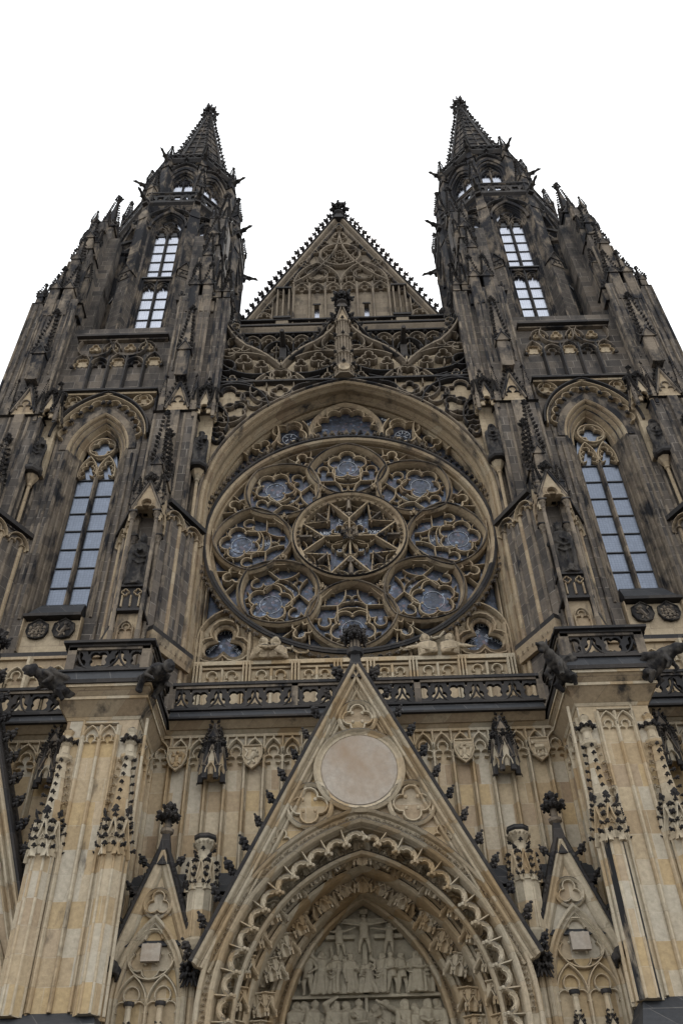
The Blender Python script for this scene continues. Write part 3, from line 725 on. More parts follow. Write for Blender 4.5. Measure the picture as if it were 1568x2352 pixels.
def spire(cx, cy, parent):
    m = MB(M_TOWER, M_BLACK, M_TTRIM); z0, z1 = 63.0, 77.2; r0, r1 = 2.55, .18
    m.lathe(cx, cy, [(r0*.93, z0), (r1*.9, z1)], 8, M_TOWER, rot=pi/8)
    for k in range(8):
        a = k*pi/4+pi/8; d = Vector((cos(a), sin(a), 0))
        p0 = Vector((cx, cy, z0))+d*r0; p1 = Vector((cx, cy, z1))+d*r1
        m.tube([p0, p1], [.15, .08], 5, M_BLACK)
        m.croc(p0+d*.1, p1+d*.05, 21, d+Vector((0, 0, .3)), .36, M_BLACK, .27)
        # horizontal bars and mid rib of each openwork face
        a2 = a+pi/4; d2 = Vector((cos(a2), sin(a2), 0)); q0 = Vector((cx, cy, z0))+d2*r0; q1 = Vector((cx, cy, z1))+d2*r1
        for i in range(1, 13):
            t = 1-(1-i/13.0)**1.15
            m.tube([p0.lerp(p1, t), q0.lerp(q1, t)], .055, 4, M_TTRIM)
        m.tube([(p0+q0)/2, (p1+q1)/2], [.06, .03], 4, M_TTRIM)
        # gablet at the foot
        m.T = Matrix.Translation((cx, cy, 0)) @ Matrix.Rotation(k*pi/4, 4, 'Z')
        m.plate([(-.6, 63.0), (.6, 63.0), (0, 64.6)], [], -2.05, -2.4, M_TTRIM)
        m.bar([(-.65, 63.0), (0, 64.7)], .1, -2.1, -2.5, mat=M_BLACK); m.bar([(0, 64.7), (.65, 63.0)], .1, -2.1, -2.5, mat=M_BLACK)
        for i in range(3):
            for sx in (-1, 1): m.knob((sx*.65*(1-i/3.2), -2.4, 63.3+.5*i), (sx, -.2, .4), .2, M_BLACK)
        m.finial(0, -2.4, 64.6, .6, M_BLACK, .28); m.T = None
    m.lathe(cx, cy, [(.2, 77.0), (.34, 77.3), (.26, 77.6), (.17, 77.8), (.14, 78.4), (.24, 78.55), (.2, 78.8), (.05, 79.0)], 8, M_BLACK)
    for k in range(8):
        a = 2*pi*k/8; m.knob((cx+.15*cos(a), cy+.15*sin(a), 77.5), (cos(a), sin(a), .15), .62, M_BLACK)
        if k % 2 == 0: m.knob((cx, cy, 78.5), (cos(a+.4), sin(a+.4), .2), .5, M_BLACK)
    m.obj('spire', parent)

def gargoyle_blob(m, L=1.1, s=1.0):
    """a crouching beast that leans out along -y from the origin"""
    m.tube([(0, .3, -.05), (0, -.1, 0), (0, -L*.45, .04), (0, -L*.75, .12)], [.22*s, .24*s, .18*s, .13*s], 8)
    m.ball((0, -L*.88, .16), .16*s, .2*s, .15*s); m.tube([(0, -L*.95, .16), (0, -L*1.12, .12)], [.10*s, .07*s], 6)
    m.tube([(0, -L*.93, .07), (0, -L*1.06, -.0)], [.07*s, .04*s], 6)
    for sx in (-1, 1):
        m.tube([(sx*.05, -L*.84, .26), (sx*.13*s, -L*.8, .36)], [.05*s, .02*s], 5)
        m.tube([(sx*.14, -L*.45, .02), (sx*.22*s, -L*.62, -.16), (sx*.14*s, -L*.5, -.30)], [.09*s, .06*s, .05*s], 6)
        m.tube([(sx*.15, 0, -.02), (sx*.26*s, -L*.2, -.16), (sx*.17*s, -L*.02, -.30)], [.12*s, .09*s, .05*s], 6)

def make_tower():
    m = MB(M_TOWER, M_TTRIM, M_BLACK, M_MID, M_PANEL)
    xl, xr = -14.5, -6.2
    jamb = parch(TX, 1.28, 29.7, 2.35, 12, 20.95)
    m.plate([(xl, 10), (xr, 10), (xr, 37.4), (xl, 37.4)], [jamb], .2, -1.0, M_TOWER)
    m.box(xl, xr, .2, 11.5, 0, 38.7, M_TOWER)
    m.box(xl, xr, -1.0, .2, 37.4, 38.4, M_TOWER)
    # arch mouldings of the lancet, light voussoirs around
    JP = [(.02, -1.03), (-.05, -1.07), (-.10, -1.0), (-.12, -.86), (-.18, -.90), (-.22, -.82), (-.26, -.66), (-.33, -.70), (-.37, -.58), (-.40, -.46), (-.46, -.48), (-.50, -.24)]
    m.mould(jamb[1:-1], JP, mat=M_MID)
    m.mould([jamb[0], jamb[1]], JP, mat=M_TTRIM); m.mould([jamb[-2], jamb[-1]], JP, mat=M_TTRIM)
    m.mould(parch(TX, 1.28, 29.7, 2.35, 12), [(.0, -1.0), (.02, -1.05), (.30, -1.05), (.34, -1.0)], mat=M_TTRIM)
    for k in (-.14, -.28): m.bar([(x, z) for x, z in parch(TX, 1.28+k, 29.7, 2.35+k, 12, 21)], .07, -.7, -1.04+k*-1.1, mat=M_TTRIM)
    for sx in (-1, 1):   # slender shafts beside the window
        for q in (1.5, 1.75): m.lathe(TX+sx*q, -1.02, [(.06, 19.5), (.06, 29.4 if q < 1.6 else 30.4)], 6, M_TTRIM)
    # big cusped arch
    big = parch(TX, 2.05, 30.3, 2.85, 14)
    m.bar(big, .14, -1.0, -1.36, mat=M_BLACK); m.bar(parch(TX, 1.93, 30.3, 2.7, 14), .1, -1.0, -1.26, mat=M_MID)
    fr, tips = fringe(parch(TX, 1.9, 30.3, 2.65, 14), 11, .36, .42, 6)
    for q in fr:
        m.bar(q, .07, -1.0, -1.25, mat=M_MID)
        a, b = q[0], q[-1]; mm_ = q[len(q)//2]
        k2 = bow(a, mm_, .3, 4), bow(mm_, b, .3, 4)
        for k in k2: m.bar([((p[0]*.8+(a[0]+b[0])/2*.2), (p[1]*.8+(a[1]+b[1])/2*.2)) for p in k], .05, -1.0, -1.14, mat=M_MID)
    for t in tips[1:-1]:
        m.ball((t[0], -1.24, t[1]), .09, .09, .09, mat=M_BLACK, n=6, m=4); m.ball((t[0]-.07, -1.2, t[1]-.04), .07, mat=M_BLACK, n=5, m=4)
    for sx in (-1, 1):
        m.bar(circ(TX+sx*1.55, 32.62, .42, 18), .08, -1.0, -1.22, True, M_MID); m.bar(foil(TX+sx*1.55, 32.62, .36, 3, pi/2, 6), .06, -1.0, -1.18, True, M_MID)
        m.plate(circ(TX+sx*1.55, 32.62, .4, 18), [], -1.0, -1.02, M_PANEL)
        m.bar([(TX+sx*2.1, 19), (TX+sx*2.1, 33.1)], .12, -1.0, -1.15, mat=M_TTRIM)
    m.box(TX-2.1, TX+2.1, -1.28, -1.0, 33.02, 33.14, M_MID)
    m.box(TX-2.15, TX+2.15, -1.42, -1.0, 33.16, 33.27, M_BLACK)
    # panel light stone behind cusps
    cut = parch(TX, 1.32, 29.7, 2.42, 12)
    # blind panelling 33.3 - 37.2
    n = 5; wd = 4.1/n
    for i in range(1, n): m.bar([(TX-2.05+wd*i, 33.3), (TX-2.05+wd*i, 35.9)], .15, -1.0, -1.26, mat=M_BLACK)
    for i in range(n+1):
        x = TX-2.05+wd*i
        if i < n:
            c = x+wd/2; big_ = i % 2 == 0
            m.bar(parch(c, wd/2, 35.3, .8 if big_ else .5, 6), .09, -1.0, -1.25, mat=M_TTRIM)
            if big_:
                for q in fringe(parch(c, wd*.46, 35.25, .72, 6), 5, .11)[0]: m.bar(q, .05, -1.0, -1.16, mat=M_MID)
                m.plate(foil(c, 35.6, .3, 4, pi/4, 4), [], -1.0, -1.03, M_PANEL)
            else: m.bar(trefhead(c, wd*.42, 35.1, .5), .05, -1.0, -1.15, mat=M_TTRIM)
        m.ball((x, -1.2, 35.15), .09, mat=M_BLACK, n=6, m=4)
    for i in range(n-1):
        c = TX-2.05+wd*(i+1)
        if i % 2 == 0: m.bar(bow((c-wd*.8, 37.15), (c, 35.9), -.3, 6), .08, -1.0, -1.24, mat=M_TTRIM); m.bar(bow((c, 35.9), (c+wd*.8, 37.15), -.3, 6), .08, -1.0, -1.24, mat=M_TTRIM)
        else: m.bar(parch(c, wd*.5, 36.5, .55, 5), .08, -1.0, -1.2, mat=M_TTRIM)
        m.bar(foil(c, 36.65, .28, 3, pi/2, 4), .05, -1.0, -1.15, True, M_MID); m.plate(foil(c, 36.65, .26, 3, pi/2, 4), [], -1.0, -1.03, M_PANEL)
    m.box(TX-2.15, TX+2.15, -1.40, .2, 37.3, 37.42, M_BLACK); m.box(TX-2.1, TX+2.1, -1.2, -1.0, 37.2, 37.3, M_TTRIM)
    m.frust((TX-2.1, TX+2.1, -1.3, .3, 37.42), (TX-2.1, TX+2.1, .2, .3, 38.7), M_SLATE)
    # foot of the window bay: panel, sloping slabs
    m.frust((TX-2.6, TX+2.6, -2.05, -.9, 18.75), (TX-2.6, TX+2.6, -1.05, -.9, 19.5), M_SLATE)
    m.box(TX-2.6, TX+2.6, -2.1, -.9, 18.6, 18.76, M_BLACK)
    for sx in (-1, 1): m.bar([(TX+sx*1.0, 19.5), (TX+sx*1.0, 20.85)], .1, -1.0, -1.2, mat=M_MID)
    m.box(TX-1.0, TX+1.0, -1.06, -1.0, 19.4, 20.8, M_PANEL)
    m.box(TX-2.7, TX+2.7, -2.0, -1.0, 15, 18.6, M_MID)
    m.box(TX-2.65, TX+2.65, -2.1, -2.0, 18.5, 18.6, M_MID)
    for i in range(5):
        x = TX-2.6+1.3*i; m.bar([(x, 15.5), (x, 18.5)], .2, -2.0, -2.25, mat=M_LOWTRIM)
        if i < 4:
            for q in (.35, .95):
                m.bar(parch(x+q, .3, 17.75, .45, 5, 15.5), .08, -2.0, -2.14, mat=M_LOWTRIM); m.bar(trefhead(x+q, .26, 17.6, .45), .06, -2.0, -2.1, mat=M_LOWTRIM)
    tower = m.obj('tower', CATH)
    lancet(tower)
    shield_obj(TX-.45, 20.35, -1.05, tower, .62, 'check', True); shield_obj(TX+.45, 20.35, -1.05, tower, .62, 'lion', True)
    # buttresses
    for sx, xb in ((1, -7.1), (-1, 2*TX+7.1)):
        b = MB(M_TOWER, M_TTRIM, M_BLACK, M_MID)
        b.T = Matrix.Translation((xb, 0, 0)) @ Matrix.Diagonal((sx, 1, 1, 1))
        niche_buttress(b, None, sx > 0)
        b.T = Matrix.Translation((xb, 0, 0)) @ Matrix.Diagonal((sx, 1, 1, 1))
        b.box(.5, 1.6, -1.38, -.8, 31.4, 40.2, M_TOWER); b.prism([(.4, -.6), (.4, -1.44), (1.64, -1.44), (1.64, -.6)], 40.2, 40.28, M_BLACK, [(.4, -.6), (.4, -1.1), (1.5, -1.1), (1.5, -.6)])
        for q, zt_ in ((1.4, 42.4), (.95, 43.2)): b.pinn(q, -1.15, 39.9, .3, 40.9, zt_, M_TTRIM, M_BLACK, cs=.17)
        b.box(.7, 1.25, -1.06, -.9, 24.9, 31.4, M_TOWER)
        for q in (1.0, 1.3, 1.58): b.lathe(q, -1.40, [(.065, 31.4), (.065, 40.1)], 6, M_TTRIM)
        for q in (-.5, -.25, 0, .25, .5): b.lathe(q, -1.72, [(.04, 34.0), (.04, 39.6)], 5, M_TTRIM)
        b.obj('buttress', tower)
        s_ = MB(M_TOWER, M_TTRIM, M_BLACK, M_MID)
        xs = xb+sx*.2; s_.T = Matrix.Translation((xs, .1, 0)) @ Matrix.Diagonal((sx, 1, 1, 1)); corner_stack(s_)
        s_.T = Matrix.Translation((xs, 1.0, 0)) @ Matrix.Diagonal((sx, 1, 1, 1)) @ Matrix.Rotation(radians(90), 4, 'Z') @ Matrix.Translation((0, .5 if sx > 0 else 0, 0)); corner_stack(s_, .1)
        if sx < 0:   # outward buttress of the outer corner, down to the ground
            s_.T = Matrix.Translation((xb, 1.0, 0)) @ Matrix.Diagonal((sx, 1, 1, 1)) @ Matrix.Rotation(radians(90), 4, 'Z')
            niche_buttress(s_, None, True)
        s_.T = Matrix.Translation((xs-sx*.0, 1.1, 0)); s_.box(-.4, .4, -.4, .4, 44, 51, M_TOWER)
        s_.pinn(0, 0, 48, .7, 51.6, 56.2, M_TTRIM, M_BLACK, cs=.22, nc=13)
        s_.T = None
        s_.obj('corner_pinnacle', tower)
    # back corners
    for xb in (-7.1, 2*TX+7.1):
        s_ = MB(M_TOWER, M_TTRIM, M_BLACK, M_MID)
        s_.box(xb-.8, xb+.8, 8.8, 10.6, 38, 46, M_TOWER); s_.pinn(xb, 10, 45, 1.0, 50.5, 56, M_TTRIM, M_BLACK, cs=.26)
        d_ = 1 if xb > TX else -1
        s_.pinn(xb+d_*.7, 9.2, 38, .6, 44, 47.5, M_TTRIM, M_BLACK, cs=.2)
        s_.obj('corner_pinnacle', tower)
    cx, cy = TX, 4.9
    m = MB(M_TOWER, M_TTRIM, M_BLACK, M_MID); octagon_stage(m, cx, cy); m.obj('belfry', tower)
    for k in range(8): belfry_window(k, cx, cy, tower)
    # flying braces from corner pinnacles to the octagon
    for xb in (-7.1, 2*TX+7.1):
        for yb in (1.3, 9.9):
            fl = MB(M_TTRIM, M_BLACK); a = Vector((xb, yb, 49.6)); b = Vector((cx, cy, 0)); d = (Vector((b.x, b.y, 0))-Vector((a.x, a.y, 0))).normalized()
            e = a+d*1.9+Vector((0, 0, 3.6)); mid = a+d*1.1+Vector((0, 0, 1.2))
            fl.tube([a, mid, e], .2, 6, M_TTRIM)
            fl.tube([a+Vector((0, 0, .5)), e+Vector((0, 0, .4))], .12, 5, M_BLACK)
            fl.croc(a+Vector((0, 0, .6)), e+Vector((0, 0, .5)), 5, (0, 0, 1), .28, M_BLACK)
            fl.obj('flying_buttress', tower)
    # gallery railing
    gl = MB(M_BLACK, M_TTRIM)
    ap2 = 3.85
    for k in range(8):
        gl.T = Matrix.Translation((cx, cy, 0)) @ Matrix.Rotation(k*pi/4, 4, 'Z'); hw2 = ap2*math.tan(pi/8)
        railing(gl, -hw2, hw2, -ap2, 55.0, 56.2, 1.2, False)
    gl.T = None; gl.obj('gallery_railing', tower)
    upper_stage(cx, cy, tower); spire(cx, cy, tower)
    gi = 0
    for (Rr, z, kk) in ((4.2, 55.1, (7, 0, 5, 6, 1, 2)), (3.25, 62.6, (7, 0, 1, 6))):
        for k in kk:
            gm_ = MB(M_STATUE); gargoyle_blob(gm_, .95, .75)
            a = k*pi/4+pi/8
            gm_.sculpt('gargoyle', .07, tower, Matrix.Translation((cx, cy, z)) @ Matrix.Rotation(a, 4, 'Z') @ Matrix.Translation((0, -Rr, 0)))
    return tower
# ================================================================ middle bay: rose window wall
RZ = 25.12; RR = 5.6
def pol(rr, a, cz=RZ): return (rr*sin(a), cz+rr*cos(a))     # a clockwise from the top
def rose_wall():
    m = MB(M_MID, M_TTRIM, M_BLACK, M_LOWTRIM, M_PANEL)
    A = parch(0, 5.74, 26.4, 7.16, 22, 15.6)
    m.plate([(-6.3, 15.6), (6.3, 15.6), (6.3, 33.5), (-6.3, 33.5)][::1], [], .9, .8, M_BLACK)
    half = [(-6.3, 15.6), (-5.74, 15.6)]+A[1:-1]+[(5.74, 15.6), (6.3, 15.6), (6.3, 33.6), (-6.3, 33.6)]
    m.plate(half, [], .3, -1.0, M_PANEL)
    # great arch: deep moulded reveal
    m.mould(A, [(.06, -1.0), (.06, -1.2), (-.03, -1.26), (-.09, -1.18), (-.10, -1.02), (-.17, -1.06), (-.20, -.90), (-.14, -.62), (-.20, -.42), (-.27, -.46), (-.30, -.30), (-.24, -.14), (-.33, -.16), (-.37, -.02), (-.37, .2)], mat=M_MID)
    m.bar(parch(0, 5.86, 26.4, 7.28, 22, 15.6), .12, -1.0, -1.3, mat=M_TTRIM)
    for sx in (-1, 1):
        for k in range(9): m.knob((sx*5.82, -1.25, 27.9), (sx*.4*cos(k), -.6, sin(k)), .28, M_BLACK)
        for q in (5.82, 5.98, 6.14): m.lathe(sx*q, -1.02, [(.075, 15.8), (.075, 33 if q > 5.9 else 27.6)], 6, M_TTRIM)
    # spandrel foils between the arch and the string course
    ring = lambda x, z, rr, n, rot: (m.bar(foil(x, z, rr, n, rot, 7), .10, -1.0, -1.24, True, M_TTRIM), m.bar(foil(x, z, rr*.9, n, rot, 7), .05, -1.0, -1.15, True, M_BLACK))
    for sx in (-1, 1):
        ring(sx*5.08, 32.65, .72, 4, pi/2); ring(sx*3.95, 32.55, .62, 3, pi/2+sx*.9); ring(sx*4.75, 31.75, .55, 4, pi/4); ring(sx*5.35, 30.9, .42, 3, pi/2)
        ring(sx*5.4, 30.1, .3, 3, -pi/2); ring(sx*2.85, 32.98, .40, 4, 0)
        m.bar(bow((sx*5.7, 33.3), (sx*3.3, 31.9), -.28*sx, 10), .11, -1.0, -1.3, mat=M_BLACK)
        m.bar(bow((sx*4.1, 33.4), (sx*3.1, 32.2), .3*sx, 8), .10, -1.0, -1.28, mat=M_TTRIM)
        m.bar(bow((sx*4.1, 33.4), (sx*5.7, 33.0), .25*sx, 8), .10, -1.0, -1.28, mat=M_BLACK)
        m.bar(bow((sx*3.4, 32.9), (sx*2.3, 32.95), .5*sx, 8), .09, -1.0, -1.28, mat=M_TTRIM)
        m.bar(bow((sx*1.67, 33.45), (sx*2.4, 32.7), .2*sx, 6), .09, -1.0, -1.28, mat=M_BLACK)
        m.bar(bow((sx*5.7, 31.3), (sx*4.4, 31.2), .3*sx, 8), .09, -1.0, -1.28, mat=M_TTRIM)
        m.bar(bow((sx*5.7, 32.2), (sx*5.1, 30.4), -.2*sx, 8), .09, -1.0, -1.28, mat=M_BLACK)
    return m.obj('rose_wall', CATH)

def rose_window():
    root = MB(M_STAIN); A = parch(0, 5.42, 26.4, 6.88, 20, 19.3); lettering(root)
    root.plate(A, [], .16, .12, M_STAIN); rw = root.obj('rose_window', CATH)
    ym, yf, yb = -.28, -.42, .12
    # rings
    m = MB(M_MID, M_BLACK, M_TTRIM)
    m.mould(circ(0, RZ, RR, 72)[::-1], [(.12, yb), (.12, -.30), (.03, -.42), (-.05, -.36), (-.08, -.46), (-.18, -.40), (-.22, -.28), (-.20, -.1), (-.34, -.18), (-.38, yb)], True, M_MID)
    m.mould(circ(0, RZ, RR-.02, 72)[::-1], [(.0, -.40), (.05, -.50), (-.03, -.52), (-.08, -.44)], True, M_BLACK)
    for i in range(120):     # band of carved leaves round the ring
        a = 2*pi*i/120; x, z = pol(RR+.14, a)
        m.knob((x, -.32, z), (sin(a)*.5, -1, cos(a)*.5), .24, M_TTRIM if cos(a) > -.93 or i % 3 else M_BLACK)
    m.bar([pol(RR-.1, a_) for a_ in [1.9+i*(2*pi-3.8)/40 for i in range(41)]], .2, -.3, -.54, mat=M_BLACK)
    for i in range(26):
        a = (i-12.5)*.062; x, z = pol(RR+.18, a); m.knob((x, -.3, z), (0, -.6, 1), .15, M_BLACK)
    m.obj('outer_ring', rw)
    # eight petals
    for k in range(8):
        p = MB(M_MID, M_TTRIM, M_BLACK); R0 = 2.28
        rot = k*pi/4; ca, sa = cos(rot), sin(rot)
        def L(path): return [(u_*ca+v_*sa, RZ-u_*sa+v_*ca) for u_, v_ in path]
        tip, cr, inn, cl = (0, 5.28), (1.62, 3.78), (0, 2.22), (-1.62, 3.78)
        out_ = join(bow(cl, tip, .15, 12), bow(tip, cr, .15, 12), bow(cr, inn, .16, 12), bow(inn, cl, .16, 12))[:-1]
        p.mould(L(out_), [(.12, yb), (.12, -.20), (.05, -.32), (-.0, -.22), (-.04, -.30), (-.09, -.16), (-.12, -.02), (-.12, yb)], True, M_MID)
        p.bar(L(out_), .06, -.26, -.36, True, M_TTRIM)
        b = lambda path, wd=.10, cl_=False, d=.34, mt=M_MID: p.bar(L(path), wd*.62, yb, yb-d*.52, cl_, mt)
        b(foil(0, 4.22, .82, 5, pi/2, 8), .13, True, .40)
        p.bar(L(circ(0, 4.2, .40, 20)), .016, .11, .09, True, M_LETTER)
        for s_ in (-1, 1):
            b(trefhead(s_*1.0, .42, 3.5, .66), .11, False, .34)
            b([(s_*.53, 3.95), (s_*.53, 3.22)], .12, False, .42); b([(s_*.53, 3.24), (s_*1.42, 3.24)], .10, False, .40)
            b(bow((s_*.53, 3.26), (s_*.22, 2.52), -.12*s_, 5), .11, False, .40)
            b(bow((0, 3.36), (s_*.53, 3.5), -.12*s_, 4), .11, False, .40); b(bow((0, 3.06), (s_*.5, 3.22), -.12*s_, 4), .10, False, .36)
            b(bow((s_*.30, 2.78), (0, 3.04), .45*s_, 5), .08, False, .26)
            # spandrel trefoils towards the ring
            a2 = rot+s_*pi/8
            if s_ > 0:
                x, z = pol(4.72, a2); p.bar(foil(x, z, .42, 3, pi/2-a2, 6), .11, yb, -.26, True, M_MID); 0
                for q in (-1, 1):
                    p.bar([pol(4.2, a2), pol(5.25, a2+q*.10)], .06, yb, -.16, mat=M_MID)
                x, z = pol(2.75, a2); p.bar(foil(x, z, .17, 4, pi/4, 4), .06, yb, -.2, True, M_TTRIM)
                p.knob((x, -.15, z), (0, -1, 0), .3, M_MID)
                p.bar([pol(2.3, a2-.2), pol(3.5, a2)], .08, yb, -.22, mat=M_MID); p.bar([pol(2.3, a2+.2), pol(3.5, a2)], .08, yb, -.22, mat=M_MID)
        for i in range(5):   # inner cusp tips of the cinquefoil
            t_ = pi/2+pi/5+i*2*pi/5; x_, v_ = .50*cos(t_), 4.22+.50*sin(t_)
            p.ball((L([(x_, v_)])[0][0], -.06, L([(x_, v_)])[0][1]), .055, mat=M_MID, n=6, m=4)
        for s_ in (-1, 1):   # small cusped panels in the corners
            b(bow((s_*.95, 2.98), (s_*.62, 2.66), .35*s_, 4), .08); b(bow((s_*1.25, 3.12), (s_*.95, 2.98), .35*s_, 4), .08)
            b(bow((s_*.62, 4.85), (s_*.28, 5.0), .4*s_, 4), .07); b(bow((s_*1.0, 4.45), (s_*.78, 4.75), .35*s_, 4), .07)
            b([(s_*1.0, 3.25), (s_*.98, 2.9)], .07)
        p.knob((L([(0, 3.2)])[0][0], -.1, L([(0, 3.2)])[0][1]), (0, -1, 0), .26, M_TTRIM)
        p.obj('petal', rw)
    # hub wheel
    h = MB(M_MID, M_TTRIM, M_BLACK)
    h.mould(circ(0, RZ, 2.14, 48)[::-1], [(.12, yb), (.12, -.36), (.02, -.5), (-.06, -.42), (-.1, -.3), (-.2, -.26), (-.24, yb)], True, M_MID)
    h.mould(circ(0, RZ, 2.18, 48)[::-1], [(.03, -.44), (.0, -.54), (-.06, -.44)], True, M_BLACK)
    for i in range(56):
        a = 2*pi*i/56
        if (i % 14) not in (3, 4, 10, 11): x, z = pol(1.98, a); h.knob((x, -.26, z), (0, -1, -.2), .16, M_TTRIM if cos(a) < .2 else M_MID)
    for k in range(4):
        a = k*pi/2; nd = pol(.97, a)
        h.bar([pol(0, 0), nd], .10, yb, -.3, mat=M_MID)
        for s_ in (-1, 1):
            e = pol(1.98, a+s_*.39); h.bar([nd, e], .12, yb, -.26, mat=M_MID)
            for i in range(5):
                t = (i+.6)/5.4; x = nd[0]+(e[0]-nd[0])*t; z = nd[1]+(e[1]-nd[1])*t
                h.knob((x, -.14, z), (sin(a), -.4, cos(a)), .15, M_TTRIM)
            h.bar(bow(nd, pol(.34, a+s_*.6), .25*s_, 5), .07, yb, -.12, mat=M_MID)
        h.bar([pol(1.45, a), pol(1.92, a)], .2, yb, -.34, mat=M_TTRIM); h.knob((pol(1.35, a)[0], -.2, pol(1.35, a)[1]), (-sin(a), -.5, -cos(a)), .25, M_TTRIM)
        d = a+pi/4
        for s_ in (-1, 1):
            e1 = pol(1.98, d-s_*.39); e2 = pol(1.15, d+s_*.08)
            h.bar([e1, e2], .08, yb, -.22, mat=M_MID)
            for i in range(4):
                t = (i+.5)/4; h.knob((e1[0]+(e2[0]-e1[0])*t, -.2, e1[1]+(e2[1]-e1[1])*t), (sin(d), -.5, cos(d)), .13, M_TTRIM)
        h.bar([pol(1.25, d), pol(1.75, d)], .12, yb, -.3, mat=M_TTRIM)
    for i in range(16):
        a = i*pi/8+.0
        e0, e1 = pol(1.86, a+.03), pol(1.86, a+pi/8-.03)
        h.bar(bow(e0, e1, -.25, 5), .05, yb, -.14, mat=M_MID)
        if i % 2: h.bar([pol(1.5, a+.0), pol(1.9, a)], .05, yb, -.16, mat=M_TTRIM)
    for i in range(8):
        a = i*pi/4+pi/8; q1, q2 = pol(.80, a-.33), pol(.80, a+.33); mdd = pol(.62, a)
        h.bar(bow(q1, mdd, .4, 4), .05, yb, -.12, mat=M_MID); h.bar(bow(mdd, q2, .4, 4), .05, yb, -.12, mat=M_MID)
        h.bar([pol(.15, a), mdd], .06, yb, -.16, mat=M_MID)
    for i in range(7): h.knob((.12*cos(i), -.28, RZ+.12*sin(i)), (cos(i), -1, sin(i)), .3, M_TTRIM)
    h.obj('hub', rw)
    # three cusped lights between the ring and the great arch
    t_ = MB(M_MID, M_TTRIM, M_BLACK)
    pa = join(bow((-1.5, 31.05), (0, 33.15), .2, 10), bow((0, 33.15), (1.5, 31.05), .2, 10))
    t_.mould(pa, [(.12, yb), (.12, -.2), (.03, -.3), (-.04, -.22), (-.1, -.14), (-.14, yb)], mat=M_MID)
    for q in fringe(join(bow((-1.37, 31.12), (0, 32.98), .2, 10), bow((0, 32.98), (1.37, 31.12), .2, 10)), 7, .22, .5, 6)[0]: t_.bar(q, .09, yb, -.16, mat=M_MID)
    for sx in (-1, 1):
        v_ = MB(M_MID, M_TTRIM, M_BLACK)
        c = (sx*2.45, 31.28)
        v_.bar(foil(c[0], c[1], .78, 4, pi/4-sx*.35, 8), .12, yb, -.24, True, M_MID); v_.bar(foil(c[0], c[1], .68, 4, pi/4-sx*.35, 8), .06, yb, -.10, True, M_MID)
        v_.bar(circ(c[0], c[1]-.02, .33, 18), .02, .11, .09, True, M_LETTER)
        for k in range(8 if sx > 0 else 5):
            a = k*pi/4 if sx > 0 else k*1.3; v_.bar([(c[0]+.1*cos(a), c[1]+.1*sin(a)), (c[0]+.26*cos(a), c[1]+.26*sin(a))], .03, .11, .07, mat=M_LETTER)
        v_.bar(bow((sx*1.55, 31.1), (sx*1.9, 32.0), .1*sx, 5), .12, yb, -.3, mat=M_MID)
        v_.bar(bow((sx*3.2, 30.5), (sx*3.05, 31.9), .15*sx, 5), .12, yb, -.3, mat=M_MID)
        v_.bar(foil(sx*3.62, 30.5, .42, 3, pi/2+sx*.6, 6), .09, yb, -.2, True, M_MID)
        v_.bar([(sx*4.2, 29.9), (sx*4.6, 30.3)], .1, yb, -.3, mat=M_MID)
        v_.obj('upper_light', rw)
    t_.obj('upper_light', rw)
    # stone infill of the lower corners with trefoil openings
    l_ = MB(M_MID, M_TTRIM, M_LOWTRIM, M_PANEL); l_.T = Matrix.Translation((0, 0, -.3))
    for sx in (-1, 1):
        cx_, cz_ = sx*4.5, 20.48
        hole = foil(cx_, cz_, .86, 3, pi/2, 9)
        outer = [(sx*5.42, 19.3)]+[(sx*5.42, 21.0), (sx*5.1, 21.62), (sx*4.5, 21.95), (sx*4.1, 21.55)]
        ringp = [(x, z) for x, z in (pol(RR+.05, pi-sx*a_, 25.42) for a_ in [.76, .62, .48, .34, .2])]
        poly = outer+[(sx*abs(x), z) for x, z in ringp]+[(sx*.8, 19.3)]
        l_.plate(poly, [hole], .2, -.14, M_PANEL)
        l_.mould(hole, [(-.02, -.02), (-.02, -.2), (.07, -.3), (.14, -.2), (.14, -.12)] if sx > 0 else [(-.02, -.02), (-.02, -.2), (.07, -.3), (.14, -.2), (.14, -.12)], True, M_MID)
        l_.bar(foil(cx_, cz_, 1.0, 3, pi/2, 8), .12, -.1, -.36, True, M_MID)
        l_.bar(parch(cx_, .92, 20.6, 1.3, 8, 19.4), .12, -.1, -.42, mat=M_MID)
        l_.bar([(cx_, 19.4), (cx_, 20.0)], .1, -.1, -.3, mat=M_MID)
        for x in (3.62, 5.3): l_.bar([(sx*x, 19.3), (sx*x, 21.0)], .16, -.1, -.4, mat=M_MID)
        l_.bar([(sx*1.96, 19.3), (sx*1.96, 19.95)], .16, -.1, -.4, mat=M_MID)
        l_.plate([(sx*3.5, 19.5), (sx*2.05, 19.5), (sx*2.05, 20.1), (sx*3.5, 21.0)], [], -.1, -.2, M_LOWTRIM)
        # curling scroll over the busts
        for i in range(3):
            a = pi-sx*(.58-.1*i); p0, p1, p2 = pol(RR+.14, a, 25.42), pol(RR+.26, a+sx*.05, 25.42), pol(RR+.14, a+sx*.1, 25.42)
            l_.tube([(p0[0], -.45, p0[1]), (p1[0], -.5, p1[1]), (p2[0], -.45, p2[1])], .05, 6, M_LOWTRIM)
            l_.tube([(p2[0]-.05, -.5, p2[1]-.05), (p2[0]+.05, -.55, p2[1]-.02), (p2[0]+.02, -.5, p2[1]+.07)], .035, 5, M_LOWTRIM)
    for sx in (-1, 1): l_.bar([(sx*5.3, 19.3), (sx*5.3, 26)], .1, .1, -.3, mat=M_MID)
    l_.obj('corner_tracery', rw)
    # panelled strip under the window
    s_ = MB(M_LOWTRIM, M_MID, M_PANEL, M_BLACK); s_.T = Matrix.Translation((0, 0, -.15))
